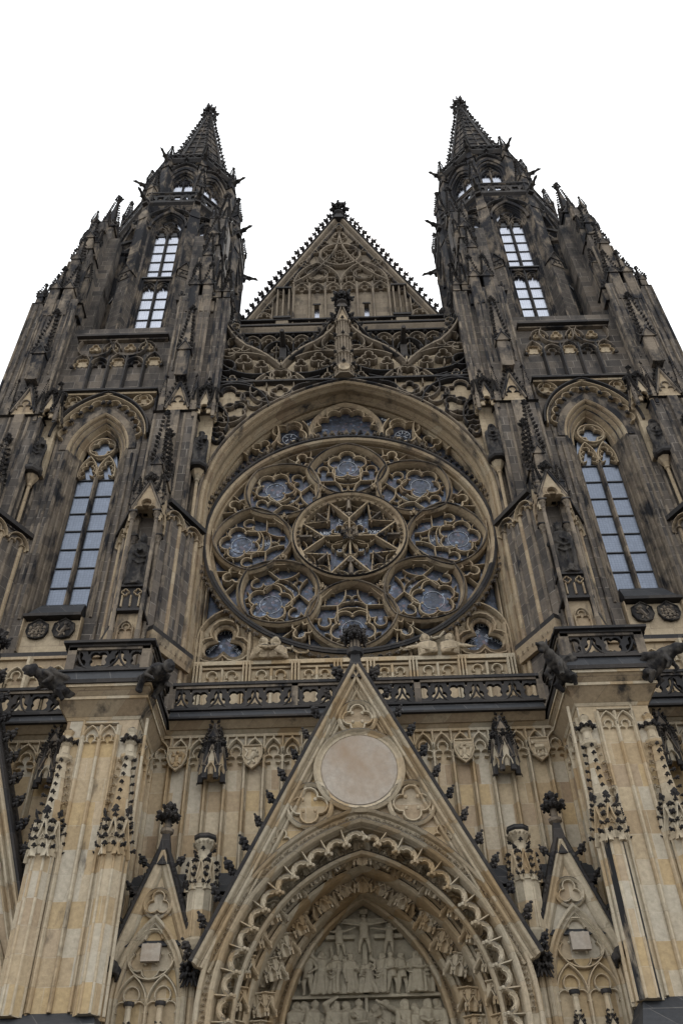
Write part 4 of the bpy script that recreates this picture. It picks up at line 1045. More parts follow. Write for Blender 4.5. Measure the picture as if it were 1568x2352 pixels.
    s_.box(-5.4, 5.4, -.5, .2, 15.6, 19.25, M_PANEL)
    s_.box(-5.4, 5.4, -.66, -.5, 19.2, 19.36, M_LOWTRIM); s_.box(-5.4, 5.4, -.60, -.5, 19.06, 19.14, M_MID)
    xs = [-5.25, -3.6, -1.97, -.55, .55, 1.97, 3.6, 5.25]
    for x in xs:
        for o in (-.11, 0, .11): s_.bar([(x+o, 15.7), (x+o, 19.3)], .09, -.5, -.72, mat=M_LOWTRIM)
    for a, b in zip(xs, xs[1:]):
        c = (a+b)/2; wd = (b-a)/2-.2
        if b-a > 1.3:
            s_.bar([(c, 15.7), (c, 19.1)], .11, -.5, -.62, mat=M_LOWTRIM)
            for q in (-1, 1):
                x = c+q*wd*.52; rr = wd*.27
                s_.bar(arc(x, 18.80, rr, -.75, pi+.75, 12), .07, -.5, -.64, mat=M_LOWTRIM)
                for z_ in (-1, 1): s_.bar(bow((x+z_*rr*.75, 18.60), (x+z_*wd*.5, 18.2), .3*z_, 5), .07, -.5, -.64, mat=M_LOWTRIM); s_.bar([(x+z_*wd*.48, 18.2), (x+z_*wd*.48, 15.7)], .05, -.5, -.6, mat=M_LOWTRIM)
        else:
            s_.bar(parch(c, wd+.1, 18.4, .6, 8, 15.8), .12, -.5, -.66, mat=M_LOWTRIM)
    s_.obj('panelled_strip', rw)
    return rw

def lettering(m):
    words = [("RYTO", -4.52, 20.95, .17, 0), ("POBEC", -4.92, 20.35, .15, .9), ("DRAGENE", -4.16, 20.3, .15, -1.0), ("VIDET", 4.55, 20.95, .17, 0), ("HINDUCHA", 4.2, 20.35, .15, 1.0),
             ("NUV ASE", 4.95, 20.3, .14, -.6), ("DIRA", -.95, 25.62, .17, 0), ("DOKON", .95, 25.62, .17, 0), ("TVOREC", -.42, 26.0, .15, 1.3), ("DNE", .42, 26.1, .15, -1.4), ("SEDMI", -.9, 25.02, .17, 0),
             ("SVOCCO", .95, 25.05, .17, 0), ("DIU", -.42, 24.6, .16, 1.4), ("SVE", .45, 24.6, .16, -1.4), ("ABRAM A LOT", -1.85, 32.15, .15, .45), ("MARY", 1.8, 32.3, .15, -.5), ("SUEN", .28, 28.72, .13, -.2), ("SUE", -.3, 28.72, .13, .2)]
    for k in range(8):
        a = (k+.5)*pi/4; x, z = pol(4.75, a); words.append((("LOTI", "NEBE", "ZEME", "SVET", "DEN", "VODY", "TVOR", "NOC")[k], x, z, .16, (-1)**k*.6))
        if k: a = k*pi/4; x, z = pol(3.3, a); words.append((("", "ZEM", "LUNA", "PTAK", "RYBY", "CAS", "HVEZD", "STROM")[k], x, z, .15, .3*(-1)**k))
    dg = None
    for t, x, z, s_, ro in words:
        c = bpy.data.curves.new("t", 'FONT'); c.body = t; c.size = s_*1.35; c.align_x = 'CENTER'; c.align_y = 'CENTER'; c.extrude = .004; c.resolution_u = 2
        o = bpy.data.objects.new("t", c); COL.objects.link(o)
        dg = bpy.context.evaluated_depsgraph_get(); dg.update(); me = bpy.data.meshes.new_from_object(o.evaluated_get(dg))
        # seen from outside the glass the words run backwards
        T = Matrix.Translation((x, .105, z)) @ Matrix.Rotation(-ro, 4, 'Y') @ Matrix.Diagonal((-1, 1, 1, 1)) @ Matrix.Rotation(pi/2, 4, 'X')
        m.add([T @ v.co for v in me.vertices], [tuple(p.vertices) for p in me.polygons], M_LETTER)
        bpy.data.objects.remove(o); bpy.data.curves.remove(c); bpy.data.meshes.remove(me)

# ================================================================ openwork screen, gallery and nave gable
def upper_screen():
    m = MB(M_TTRIM, M_BLACK, M_PANEL, M_MID); yb, yf = -.85, -1.22
    m.box(-6.2, 6.2, -.45, .2, 33.58, 36.3, M_PANEL)
    m.box(-5.7, 5.7, -1.28, -.45, 33.62, 33.72, M_BLACK)
    for i in range(17):   # light pilasters on the wall behind
        x = -5.4+i*.675
        if abs(x) > .5: m.bar([(x, 33.6), (x, 35.9)], .14, -.45, -.6, mat=M_PANEL)
    def B(path, wd=.13, mt=M_SCREEN, cl=False, d=0):
        m.bar(path, wd, yb, yf-d, cl, mt); 
        m.bar(mirx(path), wd, yb, yf-d, cl, mt)
    # ogee gable lines
    B(join(bow((-2.85, 34.75), (-1.3, 36.55), .08, 6), bow((-1.3, 36.55), (0, 39.3), -.10, 6)), .2, M_SCREEN, d=.06)
    B(join(bow((-2.85, 34.75), (-4.5, 36.4), -.06, 6), bow((-4.5, 36.4), (-5.6, 38.4), .06, 6)), .2, M_SCREEN, d=.06)
    up = [(-2.85, 34.9), (-1.3, 36.72), (-.1, 39.2)], [(-2.85, 34.9), (-4.5, 36.55), (-5.55, 38.4)]
    for pts in up:
        for i in range(2):
            a, b = pts[i], pts[i+1]; L = hypot(b[0]-a[0], b[1]-a[1]); n = int(L/.42)
            for sx in (-1, 1):
                dx = (b[1]-a[1])/L*(-1 if b[0] > a[0] else 1)
                m.croc((sx*a[0], -1.2, a[1]), (sx*b[0], -1.2, b[1]), n, (sx*dx*.8, -.3, .8), .26, M_BLACK)
                m.bar([(sx*a[0], a[1]), (sx*b[0], b[1])], .07, -1.0, -1.26, mat=M_BLACK)
    # circles and flowing curves
    B(circ(-2.85, 34.12, .46, 20), .11, M_SCREEN, True); B(foil(-2.85, 34.12, .42, 4, pi/4, 6), .08, M_SCREEN, True)
    B(circ(-5.35, 34.95, .42, 16), .11, M_BLACK, True); B(circ(-5.3, 35.9, .3, 14), .09, M_SCREEN, True)
    B(bow((-5.7, 34.5), (-4.05, 33.6), -.12, 8), .14, M_BLACK); B(bow((-4.05, 33.6), (-2.85, 34.6), .12, 8), .13)
    B(bow((-2.85, 34.6), (-1.67, 33.6), .12, 8), .13); B(bow((-1.67, 33.6), (0, 34.6), -.14, 8), .14, M_BLACK)
    B(bow((-5.7, 33.9), (-4.05, 33.5), .15, 6), .1, M_BLACK); B(bow((-1.67, 33.5), (-.45, 33.75), .1, 6), .1, M_BLACK)
    B(bow((-4.6, 34.0), (-1.1, 34.0), -.10, 10), .11, M_BLACK); B(bow((-5.7, 35.4), (-3.4, 34.3), -.18, 8), .12, M_BLACK); B(bow((-2.3, 34.3), (0, 35.5), -.18, 8), .12, M_BLACK)
    for (x, z, rr, n) in ((-4.55, 35.35, .38, 3), (-3.75, 34.95, .30, 3), (-1.15, 35.35, .38, 3), (-1.95, 34.95, .30, 3), (-3.45, 33.82, .22, 3), (-2.25, 33.82, .22, 3), (-5.0, 33.95, .24, 3), (-.75, 33.95, .26, 3), (-.75, 34.9, .3, 3)):
        B(foil(x, z, rr, n, pi/2, 6), .09, M_SCREEN, True)
        B([(x, z-rr), (x, z-rr-.35)], .08, M_SCREEN)
    # loops inside the centre and wall peaks
    for s0, dr in ((0, -1), (-5.6, 1)):
        for (a, b, c, d, k) in ((.28, 35.9, .85, 36.9, .35), (.85, 36.9, .3, 37.6, .25), (.28, 37.0, .55, 38.0, .3), (.3, 36.1, .95, 36.0, -.3), (.95, 36.0, 1.35, 36.4, .2)):
            pth = bow((s0+dr*a, b), (s0+dr*c, d), k*-dr, 7)
            B(pth, .1, M_SCREEN)
        B(bow((s0+dr*.3, 35.8), (s0+dr*2.2, 35.45), .12*dr, 7), .12, M_SCREEN)
        B(circ(s0+dr*.5, 38.05, .2, 10), .07, M_SCREEN, True)
    # tabernacle in the middle
    for (z0, z1, wd) in ((33.7, 34.3, .46), (34.45, 35.3, .42), (35.45, 36.6, .40), (36.8, 37.9, .34)):
        m.lathe(0, -1.15, [(wd*1.05, z0), (wd*1.05, z0+.08), (wd*.8, z0+.12), (wd*.8, z1-.12), (wd*1.1, z1-.05), (wd*1.1, z1+.06)], 8, M_SCREEN, rot=pi/8)
        for k in range(5):
            a = -pi/2+(k-2)*pi/4; m.knob((wd*1.0*cos(a), -1.15+wd*1.0*sin(a), z1), (cos(a), sin(a), .2), .22, M_BLACK)
            for q in (-.2, .2): m.lathe(wd*.9*cos(a+q), -1.15+wd*.9*sin(a+q), [(.035, z0+.1), (.035, z1-.1)], 5, M_SCREEN)
    m.plate(circ(0, 34.05, .26, 12), [], -1.5, -1.66, M_PANEL)
    m.plate([(-.3, 37.9), (.3, 37.9), (0, 38.9)], [], -1.2, -1.42, M_MID)
    for sx in (-1, 1): m.bar([(sx*.36, 37.7), (0, 39.2)][::sx], .1, -1.2, -1.5, mat=M_SCREEN); m.croc((sx*.4, -1.4, 37.8), (0, -1.4, 39.1), 4, (sx, -.2, .5), .24, M_BLACK)
    finish_gable_top(m, 0, -1.25, 39.15, 1.35, M_BLACK, .55)
    m.obj('openwork_screen', CATH)
    # arcaded gallery behind
    g_ = MB(M_TTRIM, M_BLACK, M_PANEL, M_TOWER)
    g_.box(-6.2, 6.2, .3, .5, 35.8, 39.2, M_TOWER)
    g_.box(-5.8, 5.8, -.5, .6, 39.05, 39.16, M_BLACK); g_.box(-5.8, 5.8, -.42, .3, 38.93, 39.04, M_SCREEN); g_.frust((-5.8, 5.8, -.30, .3, 38.7), (-5.8, 5.8, -.42, .3, 38.93), M_SCREEN)
    g_.box(-5.8, 5.8, -.34, .3, 38.6, 38.69, M_BLACK)
    g_.box(-5.8, 5.8, -.36, -.1, 36.2, 36.32, M_BLACK)
    n = 14; wd = 11.2/n
    for i in range(n):
        c = -5.6+wd*(i+.5)
        g_.bar(parch(c, wd*.5, 38.0, .5, 6), .10, .25, -.28, mat=M_SCREEN); g_.bar(trefhead(c, wd*.4, 37.9, .42), .07, .2, -.2, mat=M_SCREEN)
        g_.bar([(c-wd/2, 36.3), (c-wd/2, 38.2)], .1, .2, -.26, mat=M_BLACK if i % 3 else M_TTRIM)
        if i % 2 == 0: g_.bar(parch(c+wd/2, wd*.75, 37.1, .85, 7), .11, .1, -.34, mat=M_BLACK); g_.bar(foil(c+wd/2, 37.35, .27, 3, pi/2, 5), .07, .1, -.26, True, M_SCREEN)
    for i in range(n+1): g_.knob((-5.6+wd*i, -.3, 38.3), (0, -1, 0), .2, M_BLACK)
    for sx in (-1, 1): # dark waterspout stubs between the gables
        g_.tube([(sx*2.87, .3, 37.4), (sx*2.87, -.9, 37.5), (sx*2.87, -1.3, 37.45)], [.16, .13, .1], 7, M_BLACK)
        g_.box(sx*2.87-.16, sx*2.87+.16, -.4, .3, 36.3, 37.3, M_BLACK)
    g_.obj('arcaded_gallery', CATH)

def nave_gable():
    y = .6; A, Bz, hw = 51.6, 39.3, 5.55
    m = MB(M_GABLE, M_TTRIM, M_BLACK, M_GLASS, M_PANEL)
    slits = [[(sx*1.30-.13, 40.6), (sx*1.30+.13, 40.6), (sx*1.30+.13, 42.35), (sx*1.30-.13, 42.35)] for sx in (-1, 1)]
    m.plate([(-hw, Bz), (hw, Bz), (0, A)], slits, y+1.0, y, M_GABLE)
    for s_ in slits: m.plate(s_, [], y+.3, y+.25, M_SKYGL)
    for sx in (-1, 1): m.box(sx*1.30-.2, sx*1.30+.2, y-.05, y, 42.35, 42.46, M_BLACK)
    crocketed_gable(m, 0, Bz, A, hw, y-.05, M_SCREEN, M_BLACK, 24, .44, .26, .3)
    for sx in (-1, 1): m.bar([(sx*(hw-.45), Bz+.1), (0, A-1.0)][::sx], .12, y, y-.2, mat=M_TTRIM)
    finish_gable_top(m, 0, y-.05, A-.3, 1.85, M_BLACK, .6)
    T = M_SCREEN
    def B(path, wd=.1, cl=False, d=.22): m.bar(path, wd, y, y-d, cl, T)
    # six bays with mullions
    for i in range(7):
        x = -2.52+.84*i; B([(x, 40.2), (x, 44.1)], .13, d=.3)
        if i < 6: 
            c = x+.42; B(trefhead(c, .38, 43.3, .5), .07); B(parch(c, .42, 43.35, .75, 6), .1, d=.28)
            m.plate([(x+.06, 43.9), (x+.3, 43.55), (x+.54, 43.55), (x+.78, 43.9), (x+.78, 44.2), (x+.06, 44.2)], [], y, y-.06, T)
    for sx in (-1, 1):
        B(parch(sx*1.26, 1.26, 44.0, 2.1, 10), .13, d=.32)
        for q in fringe(parch(sx*1.26, 1.2, 44.0, 2.0, 10), 7, .2)[0]: B(q, .06)
        B(foil(sx*1.26, 45.05, .5, 6, pi/2, 5), .08, True); B(circ(sx*1.26, 45.05, .56, 16), .09, True)
        for q in (-.75, .75): B(foil(sx*1.26+q, 44.45, .28, 4, pi/4, 4), .06, True)
        B(foil(sx*1.95, 46.2, .32, 4, 0, 4), .07, True); B(foil(sx*.55, 46.0, .2, 3, pi/2, 4), .06, True)
        # side posts with ledges, and low corner panels
        for o in (-.3, 0, .3): m.bar([(sx*3.05+o, 40.2), (sx*3.05+o, 43.5)], .12, y, y-.34, mat=T)
        m.box(sx*3.05-.45, sx*3.05+.45, y-.5, y, 40.6, 40.75, M_BLACK); m.box(sx*3.05-.42, sx*3.05+.42, y-.4, y, 43.5, 43.62, M_BLACK)
        m.box(sx*3.05-.3, sx*3.05+.3, y-.38, y, 39.4, 40.6, M_GABLE)
        B([(sx*3.6, 40.1), (sx*3.6, 42.6)]); B(parch(sx*4.0, .38, 41.0, .5, 6, 40.1)); B(trefhead(sx*4.0, .33, 40.95, .42), .07)
        B(bow((sx*2.6, 44.1), (0, 49.6), .12*sx, 10), .13, d=.32)
        B(foil(sx*.85, 48.25, .3, 3, pi/2, 4), .06, True)
    B(circ(0, 46.95, 1.12, 28), .15, True, .32)
    B(foil(0, 46.95, .3, 6, pi/2, 4), .06, True)
    for k in range(6):
        a = pi/2+k*pi/3; B(foil(cos(a)*.68, 46.95+sin(a)*.68, .36, 3, a, 5), .07, True)
    B(foil(0, 49.1, .42, 3, pi/2, 6), .09, True); B(foil(0, 50.1, .2, 3, pi/2, 5), .06, True); B(foil(0, 48.5, .22, 4, 0, 5), .06, True)
    for i in range(5):
        for sx in (-1, 1): B(foil(sx*(4.2-.62*i-.35), 41.9+1.38*i, .2, 3, pi/2, 4), .06, True)
    m.box(-hw, hw, y-.3, y, 40.2, 40.36, T); m.box(-hw+.4, hw-.4, y-.42, y, 40.5, 40.6, M_BLACK)
    m.obj('nave_gable', CATH)
    rf = MB(M_SLATE); rf.prism([(-5.2, y+1), (5.2, y+1), (5.2, 60), (-5.2, 60)], 39, 39.2, M_SLATE, None)
    rf.add([(-5.2, y+1, 39.2), (5.2, y+1, 39.2), (0, y+1, 50.8), (-5.2, 60, 39.2), (5.2, 60, 39.2), (0, 60, 50.8)], [(0, 1, 2), (3, 5, 4), (0, 2, 5, 3), (1, 4, 5, 2)], M_SLATE)
    rf.box(-5.2, 5.2, 1.6, 60, 0, 39, M_SLATE); rf.obj('roof', CATH)

# ================================================================ gallery, lower wall, piers, bastions
def canopy(m, x, y, zb, zt):
    """little hanging canopy with three gablets and a spirelet"""
    m.lathe(x, y, [(.26, zb+.1), (.28, zb+.45), (.2, zb+.9)], 6, M_LOWTRIM, rot=pi/6)
    for k in (-1, 0, 1):
        T0 = m.T; q = Matrix.Translation((x, y, 0)) @ Matrix.Rotation(k*pi/3, 4, 'Z'); m.T = q if T0 is None else T0 @ q
        m.plate([(-.16, zb+.35), (.16, zb+.35), (0, zb+.85)], [], -.23, -.30, M_LOWTRIM)
        m.bar(parch(0, .14, zb+.1, .3, 5), .05, -.24, -.34, mat=M_LOWTRIM)
        m.bar([(-.19, zb+.3), (0, zb+.92)], .055, -.25, -.36, mat=M_TTRIM); m.bar([(0, zb+.92), (.19, zb+.3)], .055, -.25, -.36, mat=M_TTRIM)
        m.finial(0, -.3, zb+.88, .32, M_BLACK, .15); m.T = T0
    for k in range(4):
        a = -pi/2+(k-1.5)*pi/3; px, py = x+.30*cos(a), y+.30*sin(a)
        m.pinn(px, py, zb-.05, .12, zb+.6, zb+1.15, M_BLACK, M_BLACK, gab=False, cs=.1); m.knob((px, py, zb), (cos(a), sin(a), -.8), .13, M_BLACK)
    m.pinn(x, y-.05, zb+.7, .24, zb+1.25, zt, M_TTRIM, M_BLACK, cs=.13)
    for q in (-.15, .15): m.pinn(x+q, y-.02, zb+.7, .13, zb+1.15, zb+1.65, M_BLACK, M_BLACK, gab=False, cs=.1)

def lower_wall(x0, x1, n, parent, name='lower_wall', cans=(), zb=0):
    m = MB(M_LOW, M_LOWTRIM, M_BLACK, M_TTRIM, M_SLATE)
    mid = x0 < 0 < x1
    segs = [(x0, -3.45), (3.45, x1)] if mid else ([(x0, 8.0), (12.9, x1)] if x0 > 0 else [(x0, -12.9), (-8.0, x1)])
    if mid: m.plate([(x0, 0), (-3.45, 0), (-3.4, 8.9), (-2.75, 10.9), (-1.6, 12.2), (1.6, 12.2), (2.75, 10.9), (3.4, 8.9), (3.45, 0), (x1, 0), (x1, 15), (x0, 15)], [], -2.9, -3.2, M_LOW)
    else:      # wall of a side bay, pierced by its portal
        c_ = 10.45 if x0 > 0 else -10.45
        m.plate([(x0, 0), (c_-2.3, 0)]+parch(c_, 2.3, 7.0, 3.3, 10)+[(c_+2.3, 0), (x1, 0), (x1, 15), (x0, 15)], [], -2.9, -3.2, M_LOW)
        m.plate(parch(c_, 1.6, 7.0, 2.9, 10, 0), [], -1.6, -1.8, M_RELIEF)
    wd = (x1-x0)/n
    for i in range(n+1):
        x = x0+wd*i
        if abs(x) < 1.6: continue
        m.bar([(x, 10.95), (x, 14.6)], .10, -3.2, -3.36, mat=M_LOWTRIM)
        for o in (-.07, .07): m.bar([(x+o, 10.95), (x+o, 14.0)], .03, -3.2, -3.27, mat=M_LOWTRIM)
    for i in range(n):
        c = x0+wd*(i+.5); a = wd/2
        m.bar(parch(c, a, 14.2, .5, 7), .085, -3.2, -3.38, mat=M_LOWTRIM)
        m.bar(trefhead(c, a*.82, 13.98, .48), .06, -3.2, -3.34, mat=M_LOWTRIM)
        m.bar([(c, 14.66), (c, 14.8)], .07, -3.2, -3.36, mat=M_LOWTRIM)
        for q in (-1, 1): m.bar([(c+q*a*.78, 13.96), (c+q*a*.3, 13.99)], .05, -3.2, -3.34, mat=M_LOWTRIM)
    for i in range(1, n): x = x0+wd*i; m.bar([(x, 14.3), (x, 14.8)], .08, -3.2, -3.38, mat=M_LOWTRIM)
    m.box(x0, x1, -3.30, -3.2, 14.80, 14.88, M_LOWTRIM)
    m.frust((x0, x1, -3.24, -3.0, 14.88), (x0, x1, -3.42, -3.0, 15.0), M_LOWTRIM)
    # dark sloping slabs above the portal porch
    for a, b in ([(x0, -2.9), (2.9, x1)] if mid else [(x0, c_-1.9), (c_+1.9, x1)]):
        m.frust((a, b, -3.9, -3.19, 10.25), (a, b, -3.28, -3.19, 10.95), M_SLATE)
        m.box(a, b, -3.8, -3.2, 9.6, 10.2, M_LOW)
    for a, b in segs:
        m.frust((a, b, -4.3, -3.19, 8.9), (a, b, -3.82, -3.19, 9.6), M_SLATE)
        m.box(a, b, -4.1, -3.2, zb, 8.85, M_LOW)
    for cxx in cans: canopy(m, cxx, -3.5, 13.35, 15.6)
    return m.obj(name, parent)

def gallery(x0, x1, parent):
    m = MB(M_BLACK, M_TTRIM, M_LOWTRIM, M_SLATE)
    m.frust((x0, x1, -3.44, -1.1, 14.98), (x0, x1, -3.66, -1.1, 15.14), M_MID)
    m.box(x0, x1, -3.78, -1.1, 15.14, 15.20, M_BLACK)
    m.frust((x0, x1, -3.74, -1.1, 15.20), (x0, x1, -3.62, -1.1, 15.46), M_SLATE); m.box(x0, x1, -3.70, -1.1, 15.46, 15.52, M_BLACK)
    railing(m, x0, x1, -3.62, 15.5, 16.36)
    return m.obj('gallery_balustrade', parent)

def make_pier():
    xc = -6.68; hw = .93; yf = -5.2
    m = MB(M_LOW, M_LOWTRIM, M_BLACK, M_SLATE, M_MID)
    m.box(xc-hw, xc+hw, yf, -3.1, 7.1, 14.5, M_LOW)
    m.box(xc-hw-.25, xc+hw+.25, yf-.5, -3.1, 0, 6.6, M_LOW); m.frust((xc-hw-.35, xc+hw+.35, yf-.75, -3.1, 6.55), (xc-hw, xc+hw, yf, -3.1, 7.3), M_SLATE)
    m.box(xc-hw-.38, xc+hw+.38, yf-.78, -3.1, 6.45, 6.56, M_BLACK)
    # centre panel with two cusped heads
    for x in (-.44, 0, .44): m.bar([(xc+x, 7.3), (xc+x, 14.1)], .10, yf, yf-.10, mat=M_LOWTRIM)
    for o in (-.5, .5): m.bar([(xc+o, 7.3), (xc+o, 14.1)], .04, yf, yf-.06, mat=M_LOWTRIM)
    for sx in (-1, 1):
        m.bar(parch(xc+sx*.22, .22, 13.7, .38, 6), .06, yf, yf-.11, mat=M_LOWTRIM); m.bar(trefhead(xc+sx*.22, .19, 13.5, .34), .05, yf, yf-.08, mat=M_LOWTRIM)
    m.bar([(xc-.44, 14.15), (xc+.44, 14.15)], .06, yf, yf-.11, mat=M_LOWTRIM)
    # inner and outer sides: same panelling
    for sx in (-1, 1):
        m.T = Matrix.Translation((xc+sx*hw, 0, 0)) @ Matrix.Rotation(sx*pi/2, 4, 'Z')
        y0, y1 = (-5.1, -3.3) if sx > 0 else (3.3, 5.1)
        n = 3; wd = (y1-y0)/n
        for i in range(n+1): m.bar([(y0+wd*i, 7.3), (y0+wd*i, 14)], .09, 0, -.09, mat=M_LOWTRIM)
        for i in range(n):
            c = y0+wd*(i+.5); m.bar(parch(c, wd/2, 13.6, .45, 6), .06, 0, -.10, mat=M_LOWTRIM); m.bar(trefhead(c, wd*.42, 13.45, .35), .05, 0, -.07, mat=M_LOWTRIM)
        m.T = None
    pier = m.obj('pier', CATH)
    for sx in (-1, 1):
        s_ = MB(M_LOW, M_LOWTRIM, M_BLACK); x = xc+sx*.82; h = .26
        # half octagonal corner shaft with fillets, gablets and crocketed spirelet
        pl = [(x-h, yf+.05), (x-h, yf-.10), (x-h*.45, yf-.30), (x+h*.45, yf-.30), (x+h, yf-.10), (x+h, yf+.05)]
        s_.prism(pl, 7.2, 10.75, M_LOW)
        for px, py in pl[1:-1]: s_.lathe(px, py, [(.035, 7.2), (.035, 10.7)], 6, M_LOWTRIM)
        s_.lathe(x-h*1.3, yf, [(.04, 7.2), (.04, 10.7)], 6, M_LOWTRIM); s_.lathe(x+h*1.3, yf, [(.04, 7.2), (.04, 14.3)], 6, M_LOWTRIM)
        T0 = Matrix.Translation((x, yf-.06, 0))
        for k in (-1, 0, 1):
            s_.T = T0 @ Matrix.Rotation(k*pi/3.2, 4, 'Z')
            s_.plate([(-.19, 10.6), (.19, 10.6), (0, 11.35)], [], -.14, -.27, M_LOWTRIM)
            s_.bar(trefhead(0, .11, 10.7, .28), .035, -.26, -.31, mat=M_LOWTRIM); s_.bar(parch(0, .13, 10.72, .34, 5), .04, -.26, -.32, mat=M_LOWTRIM)
            for q in (-1, 1):
                s_.bar([(q*.23, 10.5), (0, 11.42)][::q], .06, -.24, -.36, mat=M_LOWTRIM)
                s_.croc((q*.26, -.3, 10.6), (q*.04, -.3, 11.45), 4, (q, -.4, .3), .15, M_BLACK)
            s_.knob((0, -.3, 11.5), (0, -.5, 1), .22, M_BLACK)
        s_.T = None
        s_.lathe(x, yf-.02, [(.27, 11.0), (.11, 13.1)], 8, M_LOWTRIM, rot=pi/8)
        for i in range(9):
            t = i/8; z = 11.25+1.8*t; rr = .27-.15*t
            for j_, a in enumerate((-pi/2, -pi/2+1.25, -pi/2-1.25)):
                s_.knob((x+rr*cos(a), yf-.02+rr*sin(a), z), (cos(a), sin(a), .1), .15-.02*t, M_LOWTRIM if (j_ == (1 if sx < 0 else 2) and i > 1) else M_BLACK)
        s_.lathe(x, yf-.02, [(.12, 13.05), (.2, 13.14), (.21, 13.24), (.12, 13.3), (.11, 13.5), (.16, 13.55), (.1, 13.85), (.14, 13.95), (.02, 14.05)], 8, M_LOWTRIM)
        for k in range(7):
            a = 2*pi*k/7; s_.knob((x+.08*cos(a), yf-.02+.08*sin(a), 13.62), (cos(a), sin(a), .1), .22, M_BLACK)
        s_.obj('crocketed_shaft', pier)
    # bastion
    b = MB(M_LOW, M_BLACK, M_SLATE, M_TTRIM, M_MID)
    def tier(h0, y0, z0, h1, y1, z1, mt): b.frust((xc-h0, xc+h0, y0, -2.6, z0), (xc-h1, xc+h1, y1, -2.6, z1), mt)
    tier(hw+.02, yf-.02, 14.28, hw+.06, yf-.07, 14.36, M_LOWTRIM)
    tier(hw+.06, yf-.08, 14.36, hw+.24, yf-.42, 14.66, M_MID)
    tier(hw+.27, yf-.46, 14.66, hw+.27, yf-.46, 14.74, M_LOWTRIM)
    tier(hw+.22, yf-.42, 14.74, hw+.33, yf-.62, 14.92, M_MID)
    tier(hw+.36, yf-.66, 14.92, hw+.36, yf-.66, 15.0, M_LOWTRIM)
    tier(hw+.38, yf-.72, 15.0, hw+.40, yf-.74, 15.10, M_BLACK)
    tier(hw+.36, yf-.72, 15.10, hw+.28, yf-.62, 15.40, M_SLATE)
    tier(hw+.34, yf-.68, 15.40, hw+.34, yf-.68, 15.46, M_BLACK); tier(hw+.24, yf-.58, 15.46, hw+.24, yf-.58, 15.52, M_SLATE)
    x0, x1, yr = xc-hw-.18, xc+hw+.18, yf-.55
    railing(b, x0, x1, yr, 15.5, 16.30, 1.05, False)
    b.box(x0-.14, x1+.14, yr-.2, yr+.3, 16.28, 16.36, M_BLACK)
    for x in (x0+.1, x1-.1): b.box(x-.12, x+.12, yr-.05, yr+.24, 15.5, 16.25, M_TTRIM)
    for sx in (-1, 1):
        xx = x1 if sx > 0 else x0
        b.T = Matrix.Translation((xx, 0, 0)) @ Matrix.Rotation(sx*pi/2, 4, 'Z')
        y0, y1 = (yr+.1, -3.4) if sx > 0 else (3.4, -yr-.1)
        railing(b, y0, y1, 0, 15.5, 16.30, .8, False); b.box(y0, y1, -.16, .3, 16.28, 16.35, M_BLACK); b.T = None
    b.obj('bastion_balcony', pier)
    return pier
